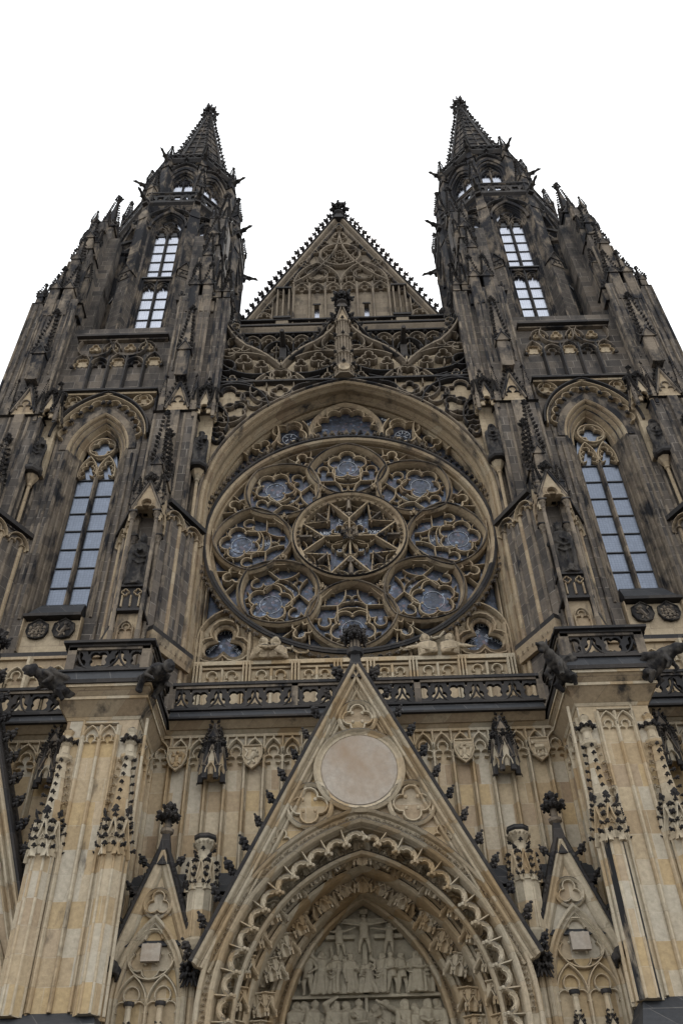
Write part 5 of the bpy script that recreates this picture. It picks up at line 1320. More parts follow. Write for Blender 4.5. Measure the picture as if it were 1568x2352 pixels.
# ================================================================ portals
def portal_gable(xc, apex, zb, hw, y, disc, name='portal_gable', narrow=False):
    A_ = (3.5, 7.2, 4.46) if not narrow else (2.45, 7.0, 3.6)
    arch = parch(xc, A_[0]+.12, A_[1], A_[2]+.16, 18)
    m = MB(M_LOWTRIM, M_LOW, M_BLACK, M_TTRIM)
    sl = (apex-zb)/hw
    # gable wall above the arch
    zc = A_[1]+.02
    pts = [(xc-hw, zb), (xc, apex-.35), (xc+hw, zb)]
    low = [(xc+hw, zb), (xc+A_[0]+.14, zb-.6 if not narrow else zb-.4)] if False else []
    ar = [p for p in arch if p[1] > zb-.001]
    poly = [(xc-hw+.02, zb)]+[ (xc, apex-.35) ]+[(xc+hw-.02, zb)]+ar[::-1]
    holes = [disc] if False else []
    m.plate(poly, [], y+.5, y, M_LOW)
    # raking cornice with crockets
    for sx in (-1, 1):
        p = [(xc+sx*hw, zb), (xc, apex)][::sx if sx < 0 else -1] if False else ([(xc-hw, zb), (xc, apex)] if sx < 0 else [(xc, apex), (xc+hw, zb)])
        m.mould(p, [(.10, y+.5), (.10, y-.26), (.05, y-.35), (-.0, y-.30), (-.03, y-.16), (-.07, y-.14), (-.12, y-.26), (-.17, y-.22), (-.19, y-.08), (-.24, y-.04), (-.29, y-.14), (-.33, y-.10), (-.36, y)], mat=M_LOWTRIM)
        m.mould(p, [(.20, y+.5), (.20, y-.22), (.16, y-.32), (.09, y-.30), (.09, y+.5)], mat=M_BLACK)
        L = hypot(hw, apex-zb); nx, nz = sx*(apex-zb)/L, hw/L
        n = int(L/.62)
        for i in range(n):
            t = (i+.35)/n; x = xc+sx*hw*(1-t)+nx*.22; z = zb+(apex-zb)*t+nz*.22
            m.knob((x, y-.05, z), (nx, -.25, nz+.25), .33, M_BLACK); m.knob((x+nx*.04, y-.12, z-.08), (nx*.8, -.6, .1), .2, M_BLACK)
            for q in range(3): m.ball((x+nx*.03+sx*.07*q, y+.05, z-.16-.14*q), .05, .09, .07, n=5, m=4, mat=M_BLACK)
    # pointed top and spirelet
    m.prism([(xc-.24, y-.25), (xc+.24, y-.25), (xc+.24, y+.4), (xc-.24, y+.4)], apex-.35, apex+.55, M_BLACK, [(xc-.12, y-.08), (xc+.12, y-.08), (xc+.12, y+.16), (xc-.12, y+.16)])
    for sx in (-1, 1):
        m.knob((xc+sx*.28, y-.1, apex-.25), (sx, -.3, .5), .42, M_BLACK)
    c = y+.04
    m.lathe(xc, c, [(.13, apex+.5), (.24, apex+.58), (.25, apex+.72), (.13, apex+.78), (.11, apex+.95), (.14, apex+1.1)], 8, M_BLACK)
    for k in range(8): a = k*pi/4; m.lathe(xc+.11*cos(a), c+.11*sin(a), [(.035, apex+.8), (.035, apex+1.05)], 4, M_TTRIM); m.knob((xc+.1*cos(a), c+.1*sin(a), apex+1.12), (cos(a), sin(a), .15), .34, M_BLACK)
    m.lathe(xc, c, [(.14, apex+1.1), (.12, apex+1.3), (.2, apex+1.42), (.2, apex+1.52), (.08, apex+1.6)], 8, M_BLACK)
    for k in range(6): a = k*pi/3; m.knob((xc+.08*cos(a), c+.08*sin(a), apex+1.42), (cos(a), sin(a), .2), .2, M_BLACK)
    root = m.obj(name, CATH)
    # tracery of the gable field
    t = MB(M_LOWTRIM, M_LOW, M_PANEL)
    if not narrow:
        t.mould(circ(xc, 12.94, 1.08, 48), [(-.10, y), (-.10, y-.16), (-.03, y-.22), (.03, y-.13), (.09, y-.12), (.12, y)], True, M_LOWTRIM)
        t.bar([(xc-.3, 15.2), (xc, 15.75)], .05, y, y-.1, mat=M_LOWTRIM); t.bar([(xc, 15.75), (xc+.3, 15.2)], .05, y, y-.1, mat=M_LOWTRIM)
        for (x, z, rr, n) in ((0, 14.45, .43, 4), (-1.28, 12.0, .50, 4), (1.28, 12.0, .50, 4)):
            t.mould(circ(xc+x, z, rr+.06, 28), [(-.06, y), (-.06, y-.12), (0, y-.18), (.06, y-.10), (.07, y)], True, M_LOWTRIM)
            t.bar(foil(xc+x, z, rr*.93, n, pi/2, 7), .07, y, y-.13, True, M_LOWTRIM)
            for k in range(4): a = pi/4+k*pi/2; t.ball((xc+x+rr*.42*cos(a), y-.12, z+rr*.42*sin(a)), .055, mat=M_LOWTRIM, n=6, m=4)
        for sx in (-1, 1):
            t.bar(trefhead(xc+sx*1.95, .2, 11.05, .36), .05, y, y-.1, mat=M_LOWTRIM)
            t.bar([(xc+sx*.75, 13.95), (xc+sx*.25, 15.0)][::-sx], .05, y, y-.1, mat=M_LOWTRIM)
            t.bar(bow((xc+sx*1.75, 12.35), (xc+sx*1.12, 13.4), -.1*sx, 6), .06, y, y-.11, mat=M_LOWTRIM)
        t.obj('gable_tracery', root)
        d = MB(M_DISC); d.T = Matrix.Translation((xc, 0, 12.94)) @ Matrix.Rotation(pi/2, 4, 'X')
        d.lathe(0, 0, [(.985, -y), (.985, -y+.10), (.96, -y+.13)], 64, M_DISC); d.obj('blank_disc', root)
    else:
        for (x, z, rr, n) in ((0, 13.6, .42, 3), (0, 11.85, .62, 4)):
            t.mould(circ(xc+x, z, rr+.06, 24), [(-.06, y), (-.06, y-.12), (0, y-.18), (.06, y-.10), (.07, y)], True, M_LOWTRIM)
            t.bar(foil(xc+x, z, rr*.93, n, pi/2, 6), .07, y, y-.13, True, M_LOWTRIM)
        for sx in (-1, 1):
            t.mould(circ(xc+sx*1.35, 10.6, .4, 20), [(-.06, y), (-.06, y-.12), (0, y-.18), (.06, y-.10), (.07, y)], True, M_LOWTRIM); t.bar(foil(xc+sx*1.35, 10.6, .34, 3, pi/2, 6), .07, y, y-.13, True, M_LOWTRIM)
        t.obj('gable_tracery', root)
    # archivolts
    a = MB(M_LOWTRIM, M_LOW, M_BLACK)
    def P(da, dh=None, zb_=.5): return parch(xc, A_[0]+da, A_[1], A_[2]+(dh if dh is not None else da*1.15), 18, zb_)
    a.mould(P(.12), [(.12, y+.05), (.12, y-.14), (.07, y-.22), (.02, y-.16), (.0, y-.04), (-.13, y-.02), (-.15, y-.14), (-.20, y-.19), (-.25, y-.12), (-.28, y+.06), (-.30, y+.1), (-.30, y+1.0), (-.55, y+1.0)], mat=M_LOWTRIM)
    pa = P(.05)[1:-1]; LL = sum(hypot(q[0]-p[0], q[1]-p[1]) for p, q in zip(pa, pa[1:]))
    def leaves(path, yy, step, size, mat=M_LOWTRIM):
        acc = 0
        for p, q in zip(path, path[1:]):
            l = hypot(q[0]-p[0], q[1]-p[1]); n = max(1, int(l/step))
            for i in range(n):
                t_ = i/n; a.knob((p[0]+(q[0]-p[0])*t_, yy, p[1]+(q[1]-p[1])*t_), (random.uniform(-.4, .4), -1, -.3), size, mat)
    leaves(pa, y-.01, .10, .11)
    # three nested ribs
    st = [(-.62, y+1.35), (-1.12, y+2.2)]
    if not narrow:
        for (da, yy), h_ in zip(st, (3.85, 3.62)):
            PH = lambda e: parch(xc, A_[0]+da+e, A_[1], h_+e, 18, .5)
            a.mould(PH(0), [(.55, yy), (.12, yy), (.12, yy-.14), (.05, yy-.20), (-.0, yy-.12), (-.05, yy-.20), (-.12, yy-.12), (-.14, yy+.0), (-.14, yy+.9)], mat=M_LOWTRIM)
            leaves(PH(.17)[1:-1], yy-.03, .12, .09)
        a.mould(parch(xc, 2.08, 7.2, 3.5, 18, .5), [(.4, y+2.6), (.06, y+2.6), (.06, y+2.5), (0, y+2.46), (-.06, y+2.5), (-.08, y+2.85)], mat=M_LOWTRIM)
        leaves(parch(xc, 2.18, 7.2, 3.58, 18), y+2.55, .12, .08)
    else:
        for da, yy in ((-.5, y+1.2), (-.95, y+2.0)):
            a.mould(P(da, da*1.2), [(.5, yy), (.12, yy), (.12, yy-.14), (.05, yy-.20), (-.0, yy-.12), (-.05, yy-.20), (-.12, yy-.12), (-.14, yy+.9)], mat=M_LOWTRIM)
    a.obj('archivolt', root)
    # openwork cusping hanging in the outer arch
    fz = MB(M_LOWTRIM)
    pth = P(-.12, -.12*1.15, 4)[0:]
    fr, tips = fringe(pth, 34 if not narrow else 26, .40, .50, 8)
    for q in fr:
        fz.mould(q, [(.045, y+.16), (.045, y-.02), (0, y-.07), (-.045, y-.02), (-.045, y+.16), (.045, y+.16)], mat=M_LOWTRIM)
        mdl = q[len(q)//2]; e0, e1 = q[0], q[-1]; cx_, cz_ = (e0[0]+e1[0])/2, (e0[1]+e1[1])/2
        mx_ = lambda a, b, t: (a[0]+(b[0]-a[0])*t, a[1]+(b[1]-a[1])*t)
        p1, p2 = mx_(e0, mdl, .5), mx_(e1, mdl, .5)
        for a_, b_ in ((e0, p1), (p2, e1)): fz.bar(bow(a_, b_, .32, 5), .055, y+.13, y-.03, mat=M_LOWTRIM)
        fz.bar(bow(p1, p2, .34, 5), .055, y+.13, y-.03, mat=M_LOWTRIM)
    for i in range(1, len(tips)-1):   # webs and pierced spandrels that tie each cusp to the arch
        t0 = tips[i]; q0, q1 = fr[i-1][len(fr[i-1])//2], fr[i][len(fr[i])//2]
        mp = ((q0[0]+q1[0])/2, (q0[1]+q1[1])/2); ext = (t0[0]+(mp[0]-t0[0])*1.75, t0[1]+(mp[1]-t0[1])*1.75)
        fz.bar([t0, ext], .06, y+.16, y-.05, mat=M_LOWTRIM)
    for t0 in tips:
        for o in (-.06, .06): fz.ball((t0[0]+o, y-.02, t0[1]), .05, .06, .05, n=6, m=4)
        fz.ball((t0[0], y-.08, t0[1]+.01), .045, n=6, m=4)
    if not narrow:
        fz.mould(P(-.5, -.5*1.2, 4), [(.06, y+.7), (.06, y+.5), (0, y+.44), (-.06, y+.5), (-.06, y+.7)])
    fz.obj('cusped_fringe', root)
    # small canopies between the ribs
    if not narrow:
        def cano(x, z, yy, tiltx, s_, grp):
            c_ = MB(M_LOWTRIM)
            d = Vector((-tiltx[0], 0, -tiltx[1])); rot = atan2(-d.x, -d.z)
            c_.T = Matrix.Translation((x, yy, z)) @ Matrix.Rotation(rot*0.55, 4, 'Y')
            for k in (-1, 0, 1):
                q = c_.T; c_.T = q @ Matrix.Rotation(k*.75, 4, 'Z')
                c_.plate([(-.12*s_, .17*s_), (.12*s_, .17*s_), (.12*s_, -.16*s_), (0, .03*s_), (-.12*s_, -.16*s_)], [], -.12*s_, -.20*s_)
                c_.bar([(-.12*s_, -.14*s_), (0, .04*s_)], .04*s_, -.18*s_, -.25*s_); c_.bar([(0, .04*s_), (.12*s_, -.14*s_)], .04*s_, -.18*s_, -.25*s_)
                c_.bar([(-.12*s_, .17*s_), (.12*s_, .17*s_)], .04*s_, -.18*s_, -.26*s_); c_.bar(circ(0, .10*s_, .035*s_, 8), .02*s_, -.19*s_, -.23*s_, True)
                for o in (-.12, .12): c_.frust((o*s_-.02, o*s_+.02, -.23*s_, -.15*s_, -.20*s_), (o*s_-.03, o*s_+.03, -.24*s_, -.14*s_, -.08*s_))
                c_.T = q
            c_.obj('small_canopy', root)
        for da, dh, yy, ts in ((-.42, -.42, y+1.1, (.04, .16, .28, .40, .52, .64, .76, .88)), (-.95, -.76, y+1.95, (.06, .20, .34, .48, .62, .76, .89))):
            pth = parch(xc, A_[0]+da, 7.2, A_[2]+dh, 24); n = len(pth)//2
            for t_ in ts:
                for sx in (-1, 1):
                    i = int(t_*n); p = pth[i]; x = xc+sx*abs(p[0]-xc); qn = pth[i+1]
                    dx, dz = (qn[0]-p[0]), (qn[1]-p[1]); l = hypot(dx, dz)
                    cano(x, p[1], yy, (sx*-dx/l*-1, dz/l), .95*1.45, None)
            cano(xc, pth[n][1]-.10, yy, (0, 1), 1.7, None)
    return root

# ---------------------------------------------------------------- carved figures
def hand(m, p, d, s):
    """palm with four unequal fingers and a thumb; d is the pointing direction"""
    p = Vector(p); d = Vector(d).normalized(); a = d.cross(Vector((0, -1, .3))); a = a.normalized() if a.length > .1 else Vector((1, 0, 0)); b = d.cross(a)
    m.ball(p+d*s*.4, s*.42, s*.25, s*.45, n=8, m=6)
    for i, l in enumerate((.75, .9, .85, .65)):
        o = a*(i-1.5)*s*.22+d*s*.7
        m.tube([p+o, p+o+d*s*l*.5, p+o+d*s*l*.85+b*s*.18], [s*.14, s*.12, s*.09], 6)
    m.tube([p+d*s*.2-a*s*.3, p+d*s*.55-a*s*.6], [s*.15, s*.11], 6)

def figure(m, H, kind='robe', head=None, arms=('fold', 'fold'), lean=0.0, seed=0, face=True, turn=0.0, heads=7.4):
    """standing figure facing -y, feet at z = 0"""
    R = random.Random(seed); h = H/heads; hz = H-h*.5
    sh = H*.81; hip = H*.50; sw = h*.88
    T0 = m.T; q = Matrix.Rotation(turn, 4, 'Z'); m.T = q if T0 is None else T0 @ q
    lx = lambda z: lean*(z/H)
    if kind in ('robe', 'cloak', 'kneel'):
        n = 40; prof = []; WX = .60 if kind == 'cloak' else .66
        zs = [0, .05, .15, .3, .45, .55, .63, .72, .79, .83]; rx = [.30, .29, .26, .235, .215, .20, .185, .205, .215, .10]
        if kind == 'kneel': rx = [.46, .44, .38, .30, .24, .21, .2, .21, .21, .1]
        ph = [R.uniform(0, 6) for _ in range(3)]; vs = []
        for z, rr in zip(zs, rx):
            fold = .17*(1-z/.85)+.03
            for i in range(n):
                a = 2*pi*i/n; k = 1+fold*(sin(a*7+ph[0]+z*3)+.6*sin(a*11+ph[1]-z*5))*(.6+.4*sin(a+ph[2]))
                vs.append((lx(z*H)+rr*H*k*cos(a)*WX, rr*H*k*sin(a)*.5, z*H))
        k_ = len(zs); fs = [(j*n+i, j*n+(i+1) % n, (j+1)*n+(i+1) % n, (j+1)*n+i) for j in range(k_-1) for i in range(n)]
        fs += [tuple(reversed(range(n))), tuple(range((k_-1)*n, k_*n))]; m.add(vs, fs)
        if kind == 'cloak':   # mantle folds falling from the shoulders
            for sx in (-1, 1):
                m.tube([(sx*sw*.9+lx(sh), -.02*H, sh), (sx*sw*1.15, -.08*H, H*.6), (sx*sw*1.05, -.1*H, H*.35), (sx*sw*.95, -.09*H, .02*H)], [h*.2, h*.28, h*.26, h*.3], 8)
            m.tube([(-sw*.8, -.1*H, H*.62), (0, -.15*H, H*.48), (sw*.8, -.1*H, H*.55)], [h*.12, h*.15, h*.12], 7)
            m.tube([(-sw*.9, -.1*H, H*.5), (0, -.155*H, H*.36), (sw*.9, -.1*H, H*.46)], [h*.1, h*.13, h*.1], 7)
        for sx in (-1, 1): m.ball((sx*h*.38, -.15*H, h*.12), h*.2, h*.38, h*.14)
    else:
        # tunic and bare or hosed legs in stride
        m.tube([(lx(hip), 0, H*.38), (lx(hip), 0, H*.5), (lx(sh), 0, H*.66), (lx(sh), 0, H*.8)], [h*.8, h*.68, h*.72, h*.5], 10)
        for sx in (-1, 1):
            f_ = R.uniform(-.1, .1)
            m.tube([(sx*h*.38+lx(hip), 0, H*.45), (sx*h*.5+f_*H*.3, -h*.3, H*.26), (sx*h*.6+f_*H*.4, 0, h*.25)], [h*.42, h*.30, h*.18], 8)
            m.ball((sx*h*.62+f_*H*.4, -h*.25, h*.12), h*.17, h*.36, h*.12)
    if kind == 'cross':
        pass
    # shoulders, neck, head
    m.tube([(lx(sh)-sw*.85, 0, sh-h*.15), (lx(sh)-sw*.45, 0, sh+h*.02), (lx(sh)+sw*.45, 0, sh+h*.02), (lx(sh)+sw*.85, 0, sh-h*.15)], [h*.26, h*.36, h*.36, h*.26], 8)
    m.tube([(lx(sh), 0, sh), (lx(H), -h*.06, sh+h*.55)], [h*.26, h*.22], 8)
    hx = lx(H)
    m.ball((hx, -h*.08, hz), h*.38, h*.44, h*.5, n=12, m=9)
    if face:
        m.tube([(hx, -h*.50, hz+h*.05), (hx, -h*.62, hz-h*.12), (hx, -h*.5, hz-h*.16)], [h*.05, h*.09, h*.05], 6)
        m.tube([(hx-h*.2, -h*.46, hz+h*.1), (hx+h*.2, -h*.46, hz+h*.1)], [h*.07, h*.07], 5)
        for sx in (-1, 1): m.ball((hx+sx*h*.38, -h*.02, hz-h*.02), h*.07, h*.1, h*.13, n=6, m=4); m.ball((hx+sx*h*.14, -h*.47, hz+h*.0), h*.06, n=5, m=4)
        m.tube([(hx-h*.12, -h*.47, hz-h*.26), (hx+h*.12, -h*.47, hz-h*.26)], [h*.045, h*.045], 5)
    hd = head or ''
    if 'hair' in hd or 'beard' in hd or 'crown' in hd:
        for a in range(7):
            t = pi*(.0+a/6); m.tube([(hx+h*.3*cos(t), h*.1+h*.25*sin(t), hz+h*.25), (hx+h*.42*cos(t), h*.05+h*.3*sin(t), hz-h*.15), (hx+h*.40*cos(t), h*.05+h*.25*sin(t), hz-h*.5)], [h*.16, h*.15, h*.12], 6)
        m.ball((hx, h*.05, hz+h*.18), h*.42, h*.44, h*.38)
    if 'beard' in hd: m.tube([(hx, -h*.38, hz-h*.3), (hx, -h*.45, hz-h*.55), (hx, -h*.4, hz-h*.8)], [h*.26, h*.2, h*.08], 8)
    if 'hood' in hd:
        m.ball((hx, h*.1, hz+h*.08), h*.52, h*.52, h*.6); m.tube([(hx-h*.42, -h*.1, hz), (hx-h*.5, -h*.05, sh+h*.1)], [h*.18, h*.3], 7); m.tube([(hx+h*.42, -h*.1, hz), (hx+h*.5, -h*.05, sh+h*.1)], [h*.18, h*.3], 7)
    if 'mitre' in hd:
        m.add([(hx-h*.42, -h*.35, hz+h*.2), (hx+h*.42, -h*.35, hz+h*.2), (hx+h*.42, h*.35, hz+h*.2), (hx-h*.42, h*.35, hz+h*.2), (hx, -h*.18, hz+h*1.15), (hx, h*.18, hz+h*1.15),
               (hx-h*.46, 0, hz+h*.62), (hx+h*.46, 0, hz+h*.62)],
              [(3, 2, 1, 0), (0, 1, 7, 4, 6), (2, 3, 6, 5, 7), (1, 2, 7), (3, 0, 6), (4, 7, 5), (6, 4, 5)])
    if 'crown' in hd:
        m.lathe(hx, -.0, [(h*.44, hz+h*.2), (h*.48, hz+h*.36), (h*.44, hz+h*.5), (h*.2, hz+h*.52)], 12)
        for k in range(8): a = 2*pi*k/8; m.ball((hx+h*.46*cos(a), h*.46*sin(a), hz+h*.6), h*.1, h*.1, h*.18, n=6, m=4)
    if 'cap' in hd: m.lathe(hx, 0, [(h*.5, hz+h*.2), (h*.56, hz+h*.34), (h*.4, hz+h*.6), (.02, hz+h*.66)], 12)
    if 'helm' in hd: m.ball((hx, 0, hz+h*.14), h*.46, h*.5, h*.48); m.ball((hx, 0, hz+h*.62), h*.1, h*.25, h*.12)
    # arms
    P = {'fold': ((.95, -.35, -1.55), (.1, -1.05, -1.45)), 'down': ((1.15, -.1, -1.6), (1.1, -.4, -2.9)), 'raise': ((1.5, -.2, .3), (1.25, -.4, 1.6)), 'out': ((1.6, -.1, -.1), (2.9, -.2, .1)),
         'outup': ((1.5, -.1, .05), (2.7, -.2, .5)), 'book': ((1.05, -.35, -1.35), (.35, -1.0, -.95)), 'hip': ((1.35, -.05, -1.3), (.75, -.6, -1.9)), 'over': ((1.3, -.4, .6), (.3, -.4, 1.3)), 'reach': ((1.2, -.7, -.7), (1.8, -1.2, -1.0))}
    for sx, ar in zip((-1, 1), arms):
        if ar is None: continue
        e, w_ = P[ar]; s0 = Vector((lx(sh)+sx*sw*.85, 0, sh-h*.15)); E = Vector((lx(sh)+sx*h*e[0], h*e[1], sh+h*e[2])); W = Vector((lx(sh)+sx*h*w_[0], h*w_[1], sh+h*w_[2]))
        fat = 1.35 if kind in ('robe', 'cloak') else 1.0
        m.tube([s0, E], [h*.26*fat, h*.22*fat], 8); m.tube([E, W], [h*.24*fat, h*.15*fat], 8); m.ball(E, h*.22*fat, n=8, m=6)
        hand(m, W, W-E, h*.42)
    m.T = T0

def statue(name, loc, H, label, turn=0, **kw):
    m = MB(M_STATUE); figure(m, H, turn=0, **kw)
    ex = kw.get('arms'); h = H/7.4; sh = H*.81
    if 'book' in ex:
        m.add([(-.02-h*.1, -h*1.5, sh-h*1.3), (h*.9, -h*1.25, sh-h*1.35), (h*.95, -h*1.25, sh-h*.3), (-h*.05, -h*1.5, sh-h*.25), (-h*.1, -h*1.22, sh-h*1.3), (h*.9, -h*.97, sh-h*1.35), (h*.95, -h*.97, sh-h*.3), (-h*.05, -h*1.22, sh-h*.25)],
              [(0, 1, 2, 3), (7, 6, 5, 4), (0, 4, 5, 1), (1, 5, 6, 2), (2, 6, 7, 3), (3, 7, 4, 0)])
    m.lathe(0, 0, [(H*.2, -.06), (H*.2, .03)], 8)
    o = m.sculpt(name, .03, None, rough=.022); o.location = loc; o.rotation_euler.z = turn
    tag(o, label, 'statue', 'statues on the tower buttresses'); return o

def niche(x, parent):
    """open niche with four slender columns, gabled canopy and pedestal on the buttress front"""
    m = MB(M_TTRIM, M_BLACK, M_MID, M_TOWER); y = -3.05
    m.box(x-.42, x+.42, -3.35, -2.6, 19.3, 20.35, M_BLACK); m.box(x-.5, x+.5, -3.48, -2.6, 19.28, 19.38, M_BLACK); m.box(x-.47, x+.47, -3.45, -2.6, 20.28, 20.38, M_BLACK)
    for q in (-.28, 0, .28): m.bar([(x+q, 19.5), (x+q, 19.95)], .06, -3.35, -3.42, mat=M_MID)
    for q in (-.2, .2): m.bar(foil(x+q, 20.08, .13, 4, 0, 4), .04, -3.35, -3.42, True, M_MID)
    m.box(x-.36, x+.36, -3.3, -2.6, 16.5, 19.28, M_MID); m.bar(parch(x, .24, 18.6, .35, 6, 17), .06, -3.3, -3.4, mat=M_MID); m.bar(trefhead(x, .2, 18.5, .35), .05, -3.3, -3.38, mat=M_MID)
    for sx in (-1, 1):
        for yy in (-3.45, -2.85):
            X = x+sx*.42; top = 23.5 if yy < -3 else 22.9
            m.lathe(X, yy, [(.09, 17.2), (.09, 18.5), (.065, 18.7), (.065, top-.3), (.10, top-.25), (.07, top-.18), (.12, top), (.14, top+.06)], 8, M_TTRIM)
            for k in range(6): a = k*pi/3; m.knob((X, yy, top-.08), (cos(a), sin(a), .3), .13, M_TTRIM)
            m.box(X-.15, X+.15, yy-.15, yy+.15, top+.06, top+.12, M_BLACK)
            m.pinn(X, yy, top+.1, .17, top+.95, top+1.95, M_TTRIM, M_BLACK, cs=.14)
        m.pinn(x+sx*.16, -2.9, 24.0, .16, 25.0, 26.2, M_TTRIM, M_BLACK, gab=False, cs=.13)
    # canopy vault, front gable
    m.box(x-.46, x+.46, -3.4, -2.6, 24.0, 24.2, M_MID)
    front = [(x-.48, 23.55), (x-.48, 23.9), (x, 25.0), (x+.48, 23.9), (x+.48, 23.55)]+trefhead(x, .36, 23.55, .62)[::-1]
    m.plate(front, [], -3.38, -3.5, M_MID); m.bar(trefhead(x, .36, 23.55, .62), .06, -3.4, -3.58, mat=M_MID)
    crocketed_gable(m, x, 23.75, 25.05, .5, -3.5, M_TTRIM, M_BLACK, 5, .16, .1, .12)
    m.finial(x, -3.5, 24.95, .62, M_BLACK, .36)
    for sx in (-1, 1):
        m.T = Matrix.Translation((x+sx*.46, -3.05, 0)) @ Matrix.Rotation(sx*pi/2, 4, 'Z')
        m.plate([(-.42, 23.2), (-.42, 23.9), (0, 24.6), (.42, 23.9), (.42, 23.2)]+trefhead(0, .32, 23.2, .6)[::-1], [], 0, -.1, M_MID); m.T = None
    # tall crocketed spirelet behind the gable
    m.pinn(x, -2.95, 24.2, .34, 26.4, 29.8, M_TTRIM, M_BLACK, cs=.22, nc=11)
    m.obj('statue_niche', parent)

def bracket_canopy(x, sx, parent):
    m = MB(M_TTRIM, M_BLACK, M_MID, M_PANEL); y = -1.55
    m.lathe(x, -1.35, [(.07, 25.2), (.07, 27.2), (.12, 27.25), (.1, 27.35), (.26, 27.7), (.28, 27.8)], 8, M_MID, rot=pi/8)
    m.lathe(x, -1.5, [(.34, 27.78), (.40, 27.86), (.40, 28.0)], 8, M_BLACK, rot=pi/8)
    m.box(x-.34, x+.34, -1.25, -1.0, 28, 31.4, M_PANEL)
    c = 31.2
    for k in (-1, 0, 1):
        m.T = Matrix.Translation((x, -1.4, 0)) @ Matrix.Rotation(k*pi/2.6, 4, 'Z')
        m.plate([(-.32, c-.3), (-.32, c), (0, c+1.15), (.32, c), (.32, c-.3)]+trefhead(0, .26, c-.3, .6)[::-1], [], -.26, -.36, M_PANEL)
        m.bar(trefhead(0, .26, c-.3, .6), .05, -.3, -.42, mat=M_MID)
        crocketed_gable(m, 0, c-.05, c+1.2, .34, -.38, M_TTRIM, M_BLACK, 6, .16, .07, .1)
        m.finial(0, -.36, c+1.1, .62, M_BLACK, .32); m.T = None
    for a in (-.4, .4): m.pinn(x+a, -1.78, c-.5, .13, c+.5, c+1.5, M_TTRIM, M_BLACK, gab=False, cs=.13); m.knob((x+a, -1.8, c-.5), (0, -.3, -1), .16, M_BLACK)
    m.pinn(x, -1.35, c+.3, .34, c+1.5, c+2.7, M_TTRIM, M_BLACK, cs=.16)
    m.obj('statue_canopy', parent)

